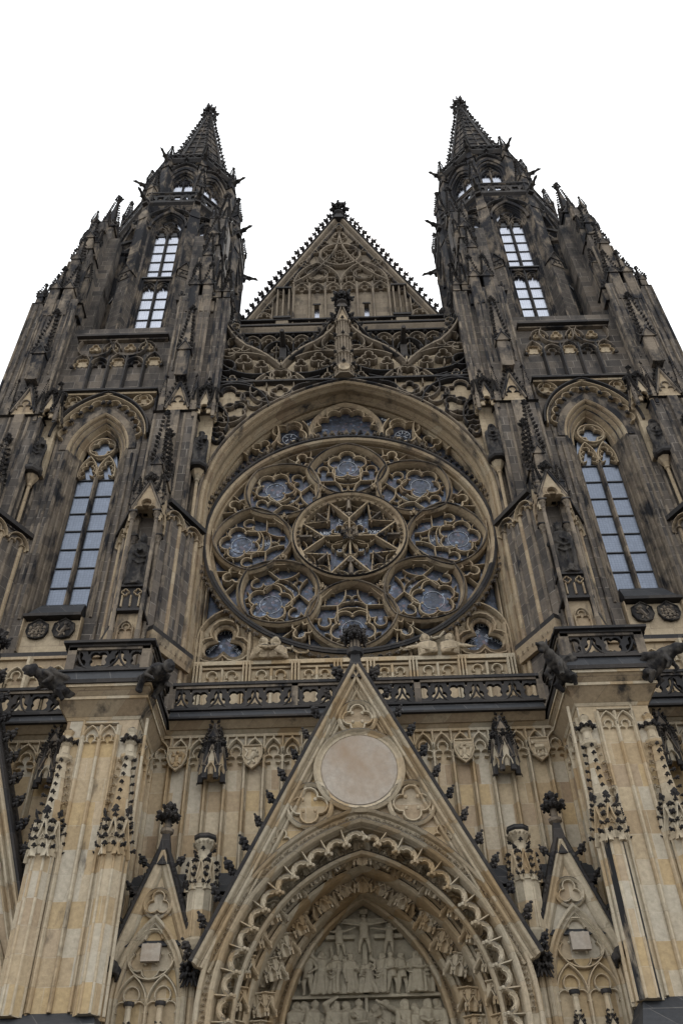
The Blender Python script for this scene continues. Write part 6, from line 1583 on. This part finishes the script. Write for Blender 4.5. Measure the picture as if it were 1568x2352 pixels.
def blind_gable(xc):
    y = -4.2
    m = MB(M_LOWTRIM, M_LOW, M_BLACK, M_SLATE)
    hw = .93; zb, za = 8.55, 11.1
    m.plate([(xc-hw, 0), (xc+hw, 0), (xc+hw, zb), (xc, za), (xc-hw, zb)], [], y+.4, y, M_LOW)
    for sx in (-1, 1):
        p = [(xc-hw, zb), (xc, za)] if sx < 0 else [(xc, za), (xc+hw, zb)]
        m.mould(p, [(.06, y+.4), (.06, y-.16), (0, y-.2), (-.06, y-.14), (-.12, y-.12), (-.18, y-.04), (-.2, y)], mat=M_LOWTRIM)
        m.mould(p, [(.16, y+.4), (.16, y-.16), (.10, y-.24), (.05, y-.2), (.05, y+.4)], mat=M_BLACK)
        L = hypot(hw, za-zb); nx, nz = sx*(za-zb)/L, hw/L
        for i in range(4):
            t = (i+.35)/4; m.knob((xc+sx*hw*(1-t)+nx*.16, y-.1, zb+(za-zb)*t+nz*.16), (nx, -.2, nz+.3), .34, M_BLACK)
            for q in range(3): m.ball((xc+sx*hw*(1-t)+nx*.12+sx*.05*q, y-.22, zb+(za-zb)*t-.1*q), .04, .04, .06, n=5, m=4, mat=M_BLACK)
    m.bar([(xc-.26, 10.2), (xc, 10.85)], .04, y, y-.08, mat=M_LOWTRIM); m.bar([(xc, 10.85), (xc+.26, 10.2)], .04, y, y-.08, mat=M_LOWTRIM)
    m.prism([(xc-.2, y-.2), (xc+.2, y-.2), (xc+.2, y+.2), (xc-.2, y+.2)], za-.35, za+.5, M_BLACK, [(xc-.08, y-.08), (xc+.08, y-.08), (xc+.08, y+.08), (xc-.08, y+.08)])
    m.lathe(xc, y, [(.08, za+.45), (.17, za+.52), (.17, za+.6), (.09, za+.65), (.08, za+.85), (.12, za+.9)], 8, M_TTRIM)
    for k in range(8):
        a = k*pi/4; m.knob((xc+.07*cos(a), y+.07*sin(a), za+.9), (cos(a), sin(a), .1), .27, M_BLACK)
        if k % 2: m.knob((xc+.05*cos(a), y+.05*sin(a), za+1.12), (cos(a), sin(a), .3), .18, M_BLACK)
    m.lathe(xc, y, [(.1, za+.85), (.08, za+1.1), (.12, za+1.25), (.02, za+1.36)], 8, M_BLACK)
    # trefoil circle, arch with leaf bead, rosette, twin lights
    m.mould(circ(xc, 9.86, .33, 26), [(-.04, y), (-.04, y-.1), (0, y-.14), (.05, y-.08), (.06, y)], True, M_LOWTRIM); m.bar(foil(xc, 9.86, .29, 3, pi/2, 7), .05, y, y-.1, True, M_LOWTRIM)
    A = parch(xc, .80, 7.75, 1.75, 14, 4)
    m.mould(A, [(.06, y), (.06, y-.16), (0, y-.2), (-.05, y-.12), (-.10, y-.16), (-.14, y-.08), (-.16, y)], mat=M_LOWTRIM)
    for p, q in zip(A[1:], A[2:-1]):
        n = max(1, int(hypot(q[0]-p[0], q[1]-p[1])/.09))
        for i in range(n): m.knob((p[0]+(q[0]-p[0])*i/n, y-.10, p[1]+(q[1]-p[1])*i/n), (0, -1, -.2), .085, M_LOWTRIM)
    m.bar(circ(xc, 8.72, .54, 28), .06, y, y-.14, True, M_LOWTRIM)
    m.bar(foil(xc, 8.72, .52, 6, pi/2, 6), .05, y, y-.10, True, M_LOWTRIM)
    for k in range(6): a = k*pi/3; m.ball((xc+.24*cos(a), y-.1, 8.72+.24*sin(a)), .04, mat=M_LOWTRIM, n=6, m=4)
    m.bar([(xc, 4), (xc, 7.75)], .09, y, y-.12, mat=M_LOWTRIM)
    for sx in (-1, 1):
        c = xc+sx*.345; m.bar(parch(c, .34, 7.65, .62, 8), .06, y, y-.13, mat=M_LOWTRIM); m.bar(trefhead(c, .30, 7.5, .55), .045, y, y-.1, mat=M_LOWTRIM)
        for q in (-.1, .1): m.ball((c+q, y-.08, 7.72), .04, mat=M_LOWTRIM, n=6, m=4)
        m.pinn(c, y-.22, 6.3, .15, 6.95, 7.45, M_LOWTRIM, M_BLACK, cs=.1, fin=False); m.lathe(c, y-.22, [(.075, 7.2), (.065, 7.55), (.09, 7.6)], 8, M_LOWTRIM); m.lathe(c, y-.22, [(.11, 7.6), (.12, 7.63), (.12, 7.69), (.08, 7.7)], 8, M_BLACK)
        m.bar([(xc+sx*.87, 4), (xc+sx*.87, 8.5)], .07, y, y-.12, mat=M_LOWTRIM)
    g_ = m.obj('blind_gable', CATH)
    p = MB(M_DISC); p.box(xc-.215, xc+.215, y-.26, y-.14, 8.52, 8.90); p.obj('square_plaque', g_)
    # shaft pinnacle with carved capital beside it
    s_ = MB(M_LOWTRIM, M_BLACK, M_LOW); x = xc+.99
    s_.lathe(x, y-.05, [(.04, 8.05), (.07, 8.4), (.30, 8.95), (.30, 10.2)], 8, M_LOWTRIM, rot=pi/8)
    for k in range(8): a = k*pi/4+pi/8; s_.lathe(x+.29*cos(a), y-.05+.29*sin(a), [(.03, 9.0), (.03, 10.2)], 5, M_LOWTRIM)
    for k in (-2, -1, 0, 1, 2):
        s_.T = Matrix.Translation((x, y-.05, 0)) @ Matrix.Rotation(k*pi/4, 4, 'Z')
        s_.plate([(-.13, 10.1), (.13, 10.1), (0, 10.75)], [], -.22, -.31, M_LOWTRIM); s_.bar(parch(0, .08, 10.15, .22, 5), .03, -.3, -.35, mat=M_LOWTRIM)
        for q in (-1, 1): s_.bar([(q*.15, 10.05), (0, 10.8)][::q], .045, -.28, -.38, mat=M_LOWTRIM); s_.croc((q*.17, -.34, 10.1), (q*.02, -.34, 10.8), 4, (q, -.3, .4), .12, M_BLACK)
        s_.T = None
    s_.lathe(x, y-.05, [(.2, 10.4), (.15, 11.05), (.16, 11.1), (.24, 11.2), (.25, 11.36), (.2, 11.37)], 8, M_LOWTRIM, rot=pi/8)
    s_.lathe(x, y-.05, [(.26, 11.34), (.285, 11.38), (.285, 11.46), (.2, 11.48)], 8, M_BLACK, rot=pi/8)
    for k in range(16): a = k*pi/8; s_.knob((x+.22*cos(a), y-.05+.22*sin(a), 11.24), (cos(a), sin(a), 0), .10, M_LOWTRIM)
    for i in range(4):
        for k in range(8):
            if (i+k) % 2: a = k*pi/4; s_.knob((x+.16*cos(a), y-.05+.16*sin(a), 10.55+.17*i), (cos(a), sin(a), .4), .13, M_BLACK)
    s_.obj('capped_shaft', g_)
    # foliage boss and supporting shaft under it
    t_ = MB(M_BLACK, M_LOWTRIM)
    for k in range(12): t_.knob((xc+.96+.1*cos(k*2.1), y-.2-.08*sin(k), 8.32+.14*sin(k*1.7)), (cos(k*1.9), -.6, sin(k*2.3)), .26, M_BLACK)
    for k in range(6): a = -pi/2+(k-2.5)*.5; t_.tube([(xc+.96+.08*cos(a), y-.2, 8.25), (xc+.96+.22*cos(a), y-.2+.15*sin(a), 7.95)], [.05, .02], 5, M_BLACK)
    t_.lathe(xc+.98, y, [(.09, 0), (.09, 8.2)], 8, M_LOWTRIM); t_.obj('leaf_corbel', g_)
    return g_
# ================================================================ tympanum relief
def tympanum():
    y = -1.75; A = parch(0, 2.02, 7.2, 3.5, 16, 1.0)
    m = MB(M_RELIEF, M_LOWTRIM, M_BLACK)
    m.plate(A, [], y+.3, y+.12, M_RELIEF)
    m.box(-2.0, 2.0, y-.10, y+.15, 8.385, 8.45, M_RELIEF); m.box(-.035, .035, y-.08, y+.15, 6.2, 8.385, M_RELIEF)
    m.box(-2.0, 2.0, y-.12, y+.15, 6.9, 7.0, M_RELIEF)
    # three crosses
    def cross(x, z0, z1, za, hw, t=.05):
        m.box(x-t, x+t, y-.02, y+.13, z0, z1, M_RELIEF); m.box(x-hw, x+hw, y-.04, y+.13, za-t, za+t, M_RELIEF)
    cross(0, 8.45, 10.45, 10.22, .54, .055); m.box(-.10, .10, y-.07, y+.12, 10.38, 10.50, M_RELIEF)
    cross(-.62, 8.45, 10.0, 9.83, .36); cross(.62, 8.45, 10.0, 9.83, .36)
    t = m.obj('tympanum', CATH)
    def fig(x, z, H, d=0.0, **kw):
        g_ = MB(M_RELIEF); figure(g_, H, heads=6.3, **kw)
        lab = g_.sculpt('relief_figure', .017, t, Matrix.Translation((x, y-.02+d, z)) @ Matrix.Diagonal((1.22, 1.05, 1, 1)))
        return lab
    # crucified figures
    fig(0, 9.38, .92, d=-.08, kind='tunic', head='beard', arms=('out', 'out'), seed=1)
    fig(-.62, 9.35, .76, d=-.06, kind='tunic', head='hair', arms=('out', 'outup'), lean=-.03, seed=2)
    fig(.62, 9.35, .80, d=-.06, kind='tunic', head='hair', arms=('out', 'outup'), lean=.03, seed=3)
    up = [(-1.42, 1.02, 'tunic', 'helm', ('down', 'hip'), 0), (-1.14, 1.06, 'robe', 'hood', ('raise', 'raise'), .05), (-.78, .95, 'cloak', 'hair', ('fold', 'fold'), .02), (-.58, .88, 'robe', 'hood', ('fold', 'down'), .06),
          (-.32, .94, 'robe', 'cap', ('down', 'fold'), -.04), (-.10, .72, 'kneel', 'hood', ('raise', 'fold'), .05), (.12, .70, 'kneel', 'hair', ('reach', 'over'), -.05),
          (.38, 1.0, 'cloak', 'beard', ('raise', 'hip'), .04), (.66, .98, 'tunic', 'helm', ('fold', 'fold'), -.02), (.88, 1.0, 'tunic', 'hair', ('fold', 'down'), .03), (1.24, 1.0, 'robe', 'beard', ('hip', 'fold'), .02), (1.46, 1.02, 'cloak', 'beard', ('fold', 'fold'), -.04)]
    for i, (x, H, k, hd, ar, ln) in enumerate(up): fig(x, 8.45, H*.98, d=-.03 if i % 2 else -.09, kind=k, head=hd, arms=ar, lean=ln, seed=10+i, turn=(-.5 if x < 0 else .5)*(-1)**(i % 3))
    lo = [(-1.72, 'hair', ('fold', 'fold')), (-1.5, 'hood', ('fold', 'down')), (-1.28, 'helm', ('down', 'fold')), (-1.02, 'hair', ('reach', 'fold')), (-.78, 'beard', ('over', 'fold')), (-.48, 'hair', ('fold', 'reach')), (-.22, 'helm', ('fold', 'down')),
          (.24, 'hood', ('fold', 'fold')), (.44, 'hair', ('reach', 'fold')), (.66, 'beard', ('fold', 'reach')), (.9, 'beard', ('outup', 'outup')), (1.18, 'hood', ('fold', 'reach')), (1.46, 'beard', ('fold', 'fold')), (1.72, 'hair', ('fold', 'fold'))]
    for i, (x, hd, ar) in enumerate(lo):
        H = 1.3+.05*((i*5) % 3-1); fig(x, 8.32-H-.10*((i*3) % 4 == 1)-.22*(i in (3, 9)), H, d=-.05 if i % 2 else -.10, kind='cloak' if i % 3 else 'robe', head=hd, arms=ar, lean=.03*(-1)**i, seed=40+i, turn=.5*(-1)**i)
    return t

def rose_busts():
    """pairs of carved men leaning out under the rose"""
    for sx in (-1, 1):
        for j, (x, ln) in enumerate(((3.2, .1), (2.55, -.1))):
            g_ = MB(M_PANEL); H = 2.15
            figure(g_, H, kind='robe', head='beard hair' if sx > 0 else 'hair', arms=('fold', 'reach') if j == 0 else ('reach', 'fold'), seed=70+j+sx, lean=ln)
            # only head, arms and chest lean out of the ledge
            g_.v = [(a*1.15, b, max(c, H*.56)) for a, b, c in g_.v]
            T = Matrix.Translation((sx*x, -.62, 19.2-H*.56)) @ Matrix.Rotation((-.25 if j else .25)*sx, 4, 'Z')
            g_.sculpt('carved_bust', .03, ROSE, T, .012)

def big_gargoyle(kind, loc, ang, label):
    m = MB(M_STATUE)
    if kind == 'man':      # hooded man leaning out, cloak over the back
        m.tube([(0, .5, -.25), (0, .1, -.12), (0, -.45, .02), (0, -.75, .08)], [.3, .27, .24, .16], 10)
        m.ball((0, -.98, .08), .15, .19, .19, n=12, m=9); m.tube([(0, -1.15, .06), (0, -1.2, .0)], [.05, .04], 6); m.tube([(0, -1.08, -.07), (0, -1.12, -.12)], [.07, .05], 6)
        m.ball((0, -.9, .15), .18, .2, .16)
        for s_ in (-1, 1):
            m.tube([(s_*.2, -.6, .08), (s_*.34, -.35, -.1), (s_*.2, -.55, -.28)], [.1, .09, .06], 8); hand(m, (s_*.2, -.55, -.28), (0, -.6, -.5), .1)
            m.tube([(s_*.2, -.5, .2), (s_*.28, 0, .05), (s_*.24, .4, -.1)], [.1, .12, .1], 8)
            m.tube([(s_*.16, .2, -.25), (s_*.22, -.1, -.42), (s_*.16, .15, -.6)], [.14, .11, .07], 8)
    elif kind == 'crouch':  # crouching man with knees drawn up
        m.tube([(0, .4, .05), (0, 0, .12), (0, -.4, .16), (0, -.62, .12)], [.24, .26, .27, .17], 10)
        m.ball((0, -.86, .10), .16, .19, .2, n=12, m=9); m.ball((0, -.82, .2), .17, .18, .13); m.tube([(0, -1.03, .08), (0, -1.08, .02)], [.045, .04], 6); m.tube([(0, -.98, -.06), (0, -.98, -.12)], [.07, .04], 6)
        for s_ in (-1, 1):
            m.tube([(s_*.24, -.45, .15), (s_*.38, -.25, -.08), (s_*.28, -.5, -.25)], [.11, .09, .06], 8); hand(m, (s_*.28, -.5, -.25), (0, -.5, -.6), .1)
            m.tube([(s_*.2, .25, .0), (s_*.34, -.15, -.1), (s_*.26, .15, -.4), (s_*.28, .0, -.5)], [.16, .13, .09, .07], 8)
    elif kind == 'wing':   # winged beast with mane and open jaws
        m.tube([(0, .45, -.25), (0, 0, -.12), (0, -.4, .12), (0, -.62, .32)], [.26, .27, .22, .17], 10)
        m.ball((0, -.78, .42), .17, .22, .17, n=10, m=8); m.tube([(0, -.9, .44), (0, -1.12, .42)], [.11, .07], 8); m.tube([(0, -.86, .30), (0, -1.02, .2)], [.08, .05], 8)
        for k in range(5): m.tube([(0, -.74+.12*k, .55-.05*k), (0, -.72+.15*k, .70-.07*k)], [.06, .02], 5)
        for s_ in (-1, 1):
            m.tube([(s_*.1, -.72, .55), (s_*.15, -.7, .7)], [.05, .02], 5)
            for k in range(4): m.tube([(s_*.15, -.2+.1*k, .15), (s_*(.3+.04*k), .1+.15*k, .38-.1*k), (s_*(.28+.03*k), .45+.12*k, .22-.12*k)], [.08, .07, .03], 6)
            m.tube([(s_*.18, -.35, .0), (s_*.26, -.5, -.25), (s_*.2, -.35, -.42)], [.12, .08, .07], 7); m.tube([(s_*.2, .2, -.25), (s_*.32, 0, -.42), (s_*.22, .2, -.6)], [.15, .11, .07], 7)
            for q in (-.06, 0, .06): m.tube([(s_*.2+q, -.38, -.44), (s_*.2+q, -.5, -.5)], [.035, .015], 5)
    else:                  # long necked beast, back arched
        m.tube([(0, .4, -.3), (0, 0, -.05), (0, -.45, .2), (0, -.85, .28), (0, -1.15, .22)], [.24, .28, .25, .18, .13], 10)
        m.ball((0, -1.3, .22), .14, .2, .14); m.tube([(0, -1.4, .22), (0, -1.6, .18)], [.1, .06], 7); m.tube([(0, -1.35, .12), (0, -1.5, .04)], [.06, .04], 6)
        for s_ in (-1, 1):
            m.tube([(s_*.1, -1.22, .34), (s_*.16, -1.15, .5)], [.05, .02], 5)
            m.tube([(s_*.18, -.35, .15), (s_*.3, .05, .25), (s_*.3, .4, .0)], [.12, .12, .05], 7)
            m.tube([(s_*.18, -.5, .05), (s_*.25, -.62, -.2), (s_*.18, -.45, -.35)], [.1, .07, .06], 7); m.tube([(s_*.2, .2, -.25), (s_*.3, -.05, -.38), (s_*.2, .15, -.6)], [.15, .1, .06], 7)
    T = Matrix.Translation(loc) @ Matrix.Rotation(ang, 4, 'Z') @ Matrix.Scale(.88, 4)
    o = m.sculpt('gargoyle', .034, CATH, T, .035); o['label'] = label
    return o

# ================================================================ assemble
TOWER = make_tower()
niche(-7.1, TOWER); bracket_canopy(-5.95, 1, TOWER); bracket_canopy(2*TX+7.1+1.05, 1, TOWER)
mirror_tree(TOWER, CATH)
rose_wall(); ROSE = rose_window(); rose_busts()
upper_screen(); nave_gable()
W1 = lower_wall(-5.75, 5.75, 22, CATH, cans=(-3.98, 3.98))
for x, bst in ((-5.0, 'eagle'), (-2.92, 'lion'), (2.92, 'eagle'), (5.0, 'lamb')): shield_obj(x, 14.08, -3.36, W1, .52, bst)
gallery(-5.3, 5.3, CATH)
for sx in (-1, 1):
    a, b_ = sorted((sx*7.7, sx*14.5)); lower_wall(a, b_, 11, CATH, cans=(sx*8.42,)); gallery(a, b_, CATH)
PIER = make_pier(); RP = mirror_tree(PIER, CATH)
# black run-off streak down one face of the right pier's inner corner shaft
for ch in RP.children:
    if ch.name.startswith('crocketed_shaft') and min(v.co.x for v in ch.data.vertices if v.co.z < 8) > -6.3:
        ch.data = ch.data.copy(); k_ = len(ch.data.materials); ch.data.materials.append(M_RUNOFF)
        for fi in (0, 1, 3): ch.data.polygons[fi].material_index = k_
        ch['label'] = 'shaft with a long black stain'

portal_gable(0, 16.0, 8.3, 3.76, -4.6, True)
for sx in (-1, 1): portal_gable(sx*10.45, 16.25, 8.3, 2.95, -4.6, False, narrow=True)
tympanum()
BG = blind_gable(-4.86); mirror_tree(BG, CATH)
big_gargoyle('man', (-7.85, -5.75, 15.12), radians(-52), 'hooded man gargoyle leaning out from the left corner of the left balcony')
big_gargoyle('crouch', (-5.45, -5.75, 15.12), radians(48), 'crouching man gargoyle at the right corner of the left balcony')
big_gargoyle('wing', (5.45, -5.75, 15.12), radians(-48), 'winged beast gargoyle with open jaws at the left corner of the right balcony')
big_gargoyle('beast', (7.85, -5.75, 15.12), radians(52), 'long arched beast gargoyle at the right corner of the right balcony')
for x, an in ((-5.72, -10), (5.72, 10)):
    gq = MB(M_STATUE); gargoyle_blob(gq, .75, .8); gq.sculpt('gargoyle', .04, CATH, Matrix.Translation((x, -4.3, 8.42)) @ Matrix.Rotation(radians(an), 4, 'Z'))
statue('bishop_statue', (-7.1, -3.12, 20.42), 2.3, 'dark bishop statue in tall mitre inside the canopied niche of the left tower', radians(8), kind='cloak', head='mitre beard', arms=('fold', 'fold'), seed=5)
statue('king_statue', (7.1, -3.12, 20.42), 2.3, 'dark crowned and bearded king statue inside the canopied niche of the right tower', radians(-8), kind='cloak', head='crown beard', arms=('hip', 'fold'), seed=6)
statue('saint_statue', (-5.95, -1.5, 28.02), 1.95, 'sooty bearded saint statue holding a book, left of the rose window arch', radians(10), kind='cloak', head='beard cap', arms=('fold', 'book'), seed=7)
statue('saint_statue', (5.95, -1.5, 28.02), 1.95, 'sooty saint statue with hooded head, right of the rose window arch', radians(-10), kind='cloak', head='hood', arms=('fold', 'fold'), seed=8)
statue('monk_statue', (2*TX+7.1+1.05, -1.5, 28.02), 1.95, 'bald monk statue with open book on the outer buttress of the left tower', radians(15), kind='cloak', head='', arms=('fold', 'book'), seed=9)
statue('nun_statue', (-(2*TX+7.1+1.05), -1.5, 28.02), 1.95, 'veiled woman statue on the outer buttress of the right tower', radians(-15), kind='cloak', head='hood', arms=('fold', 'hip'), seed=10)
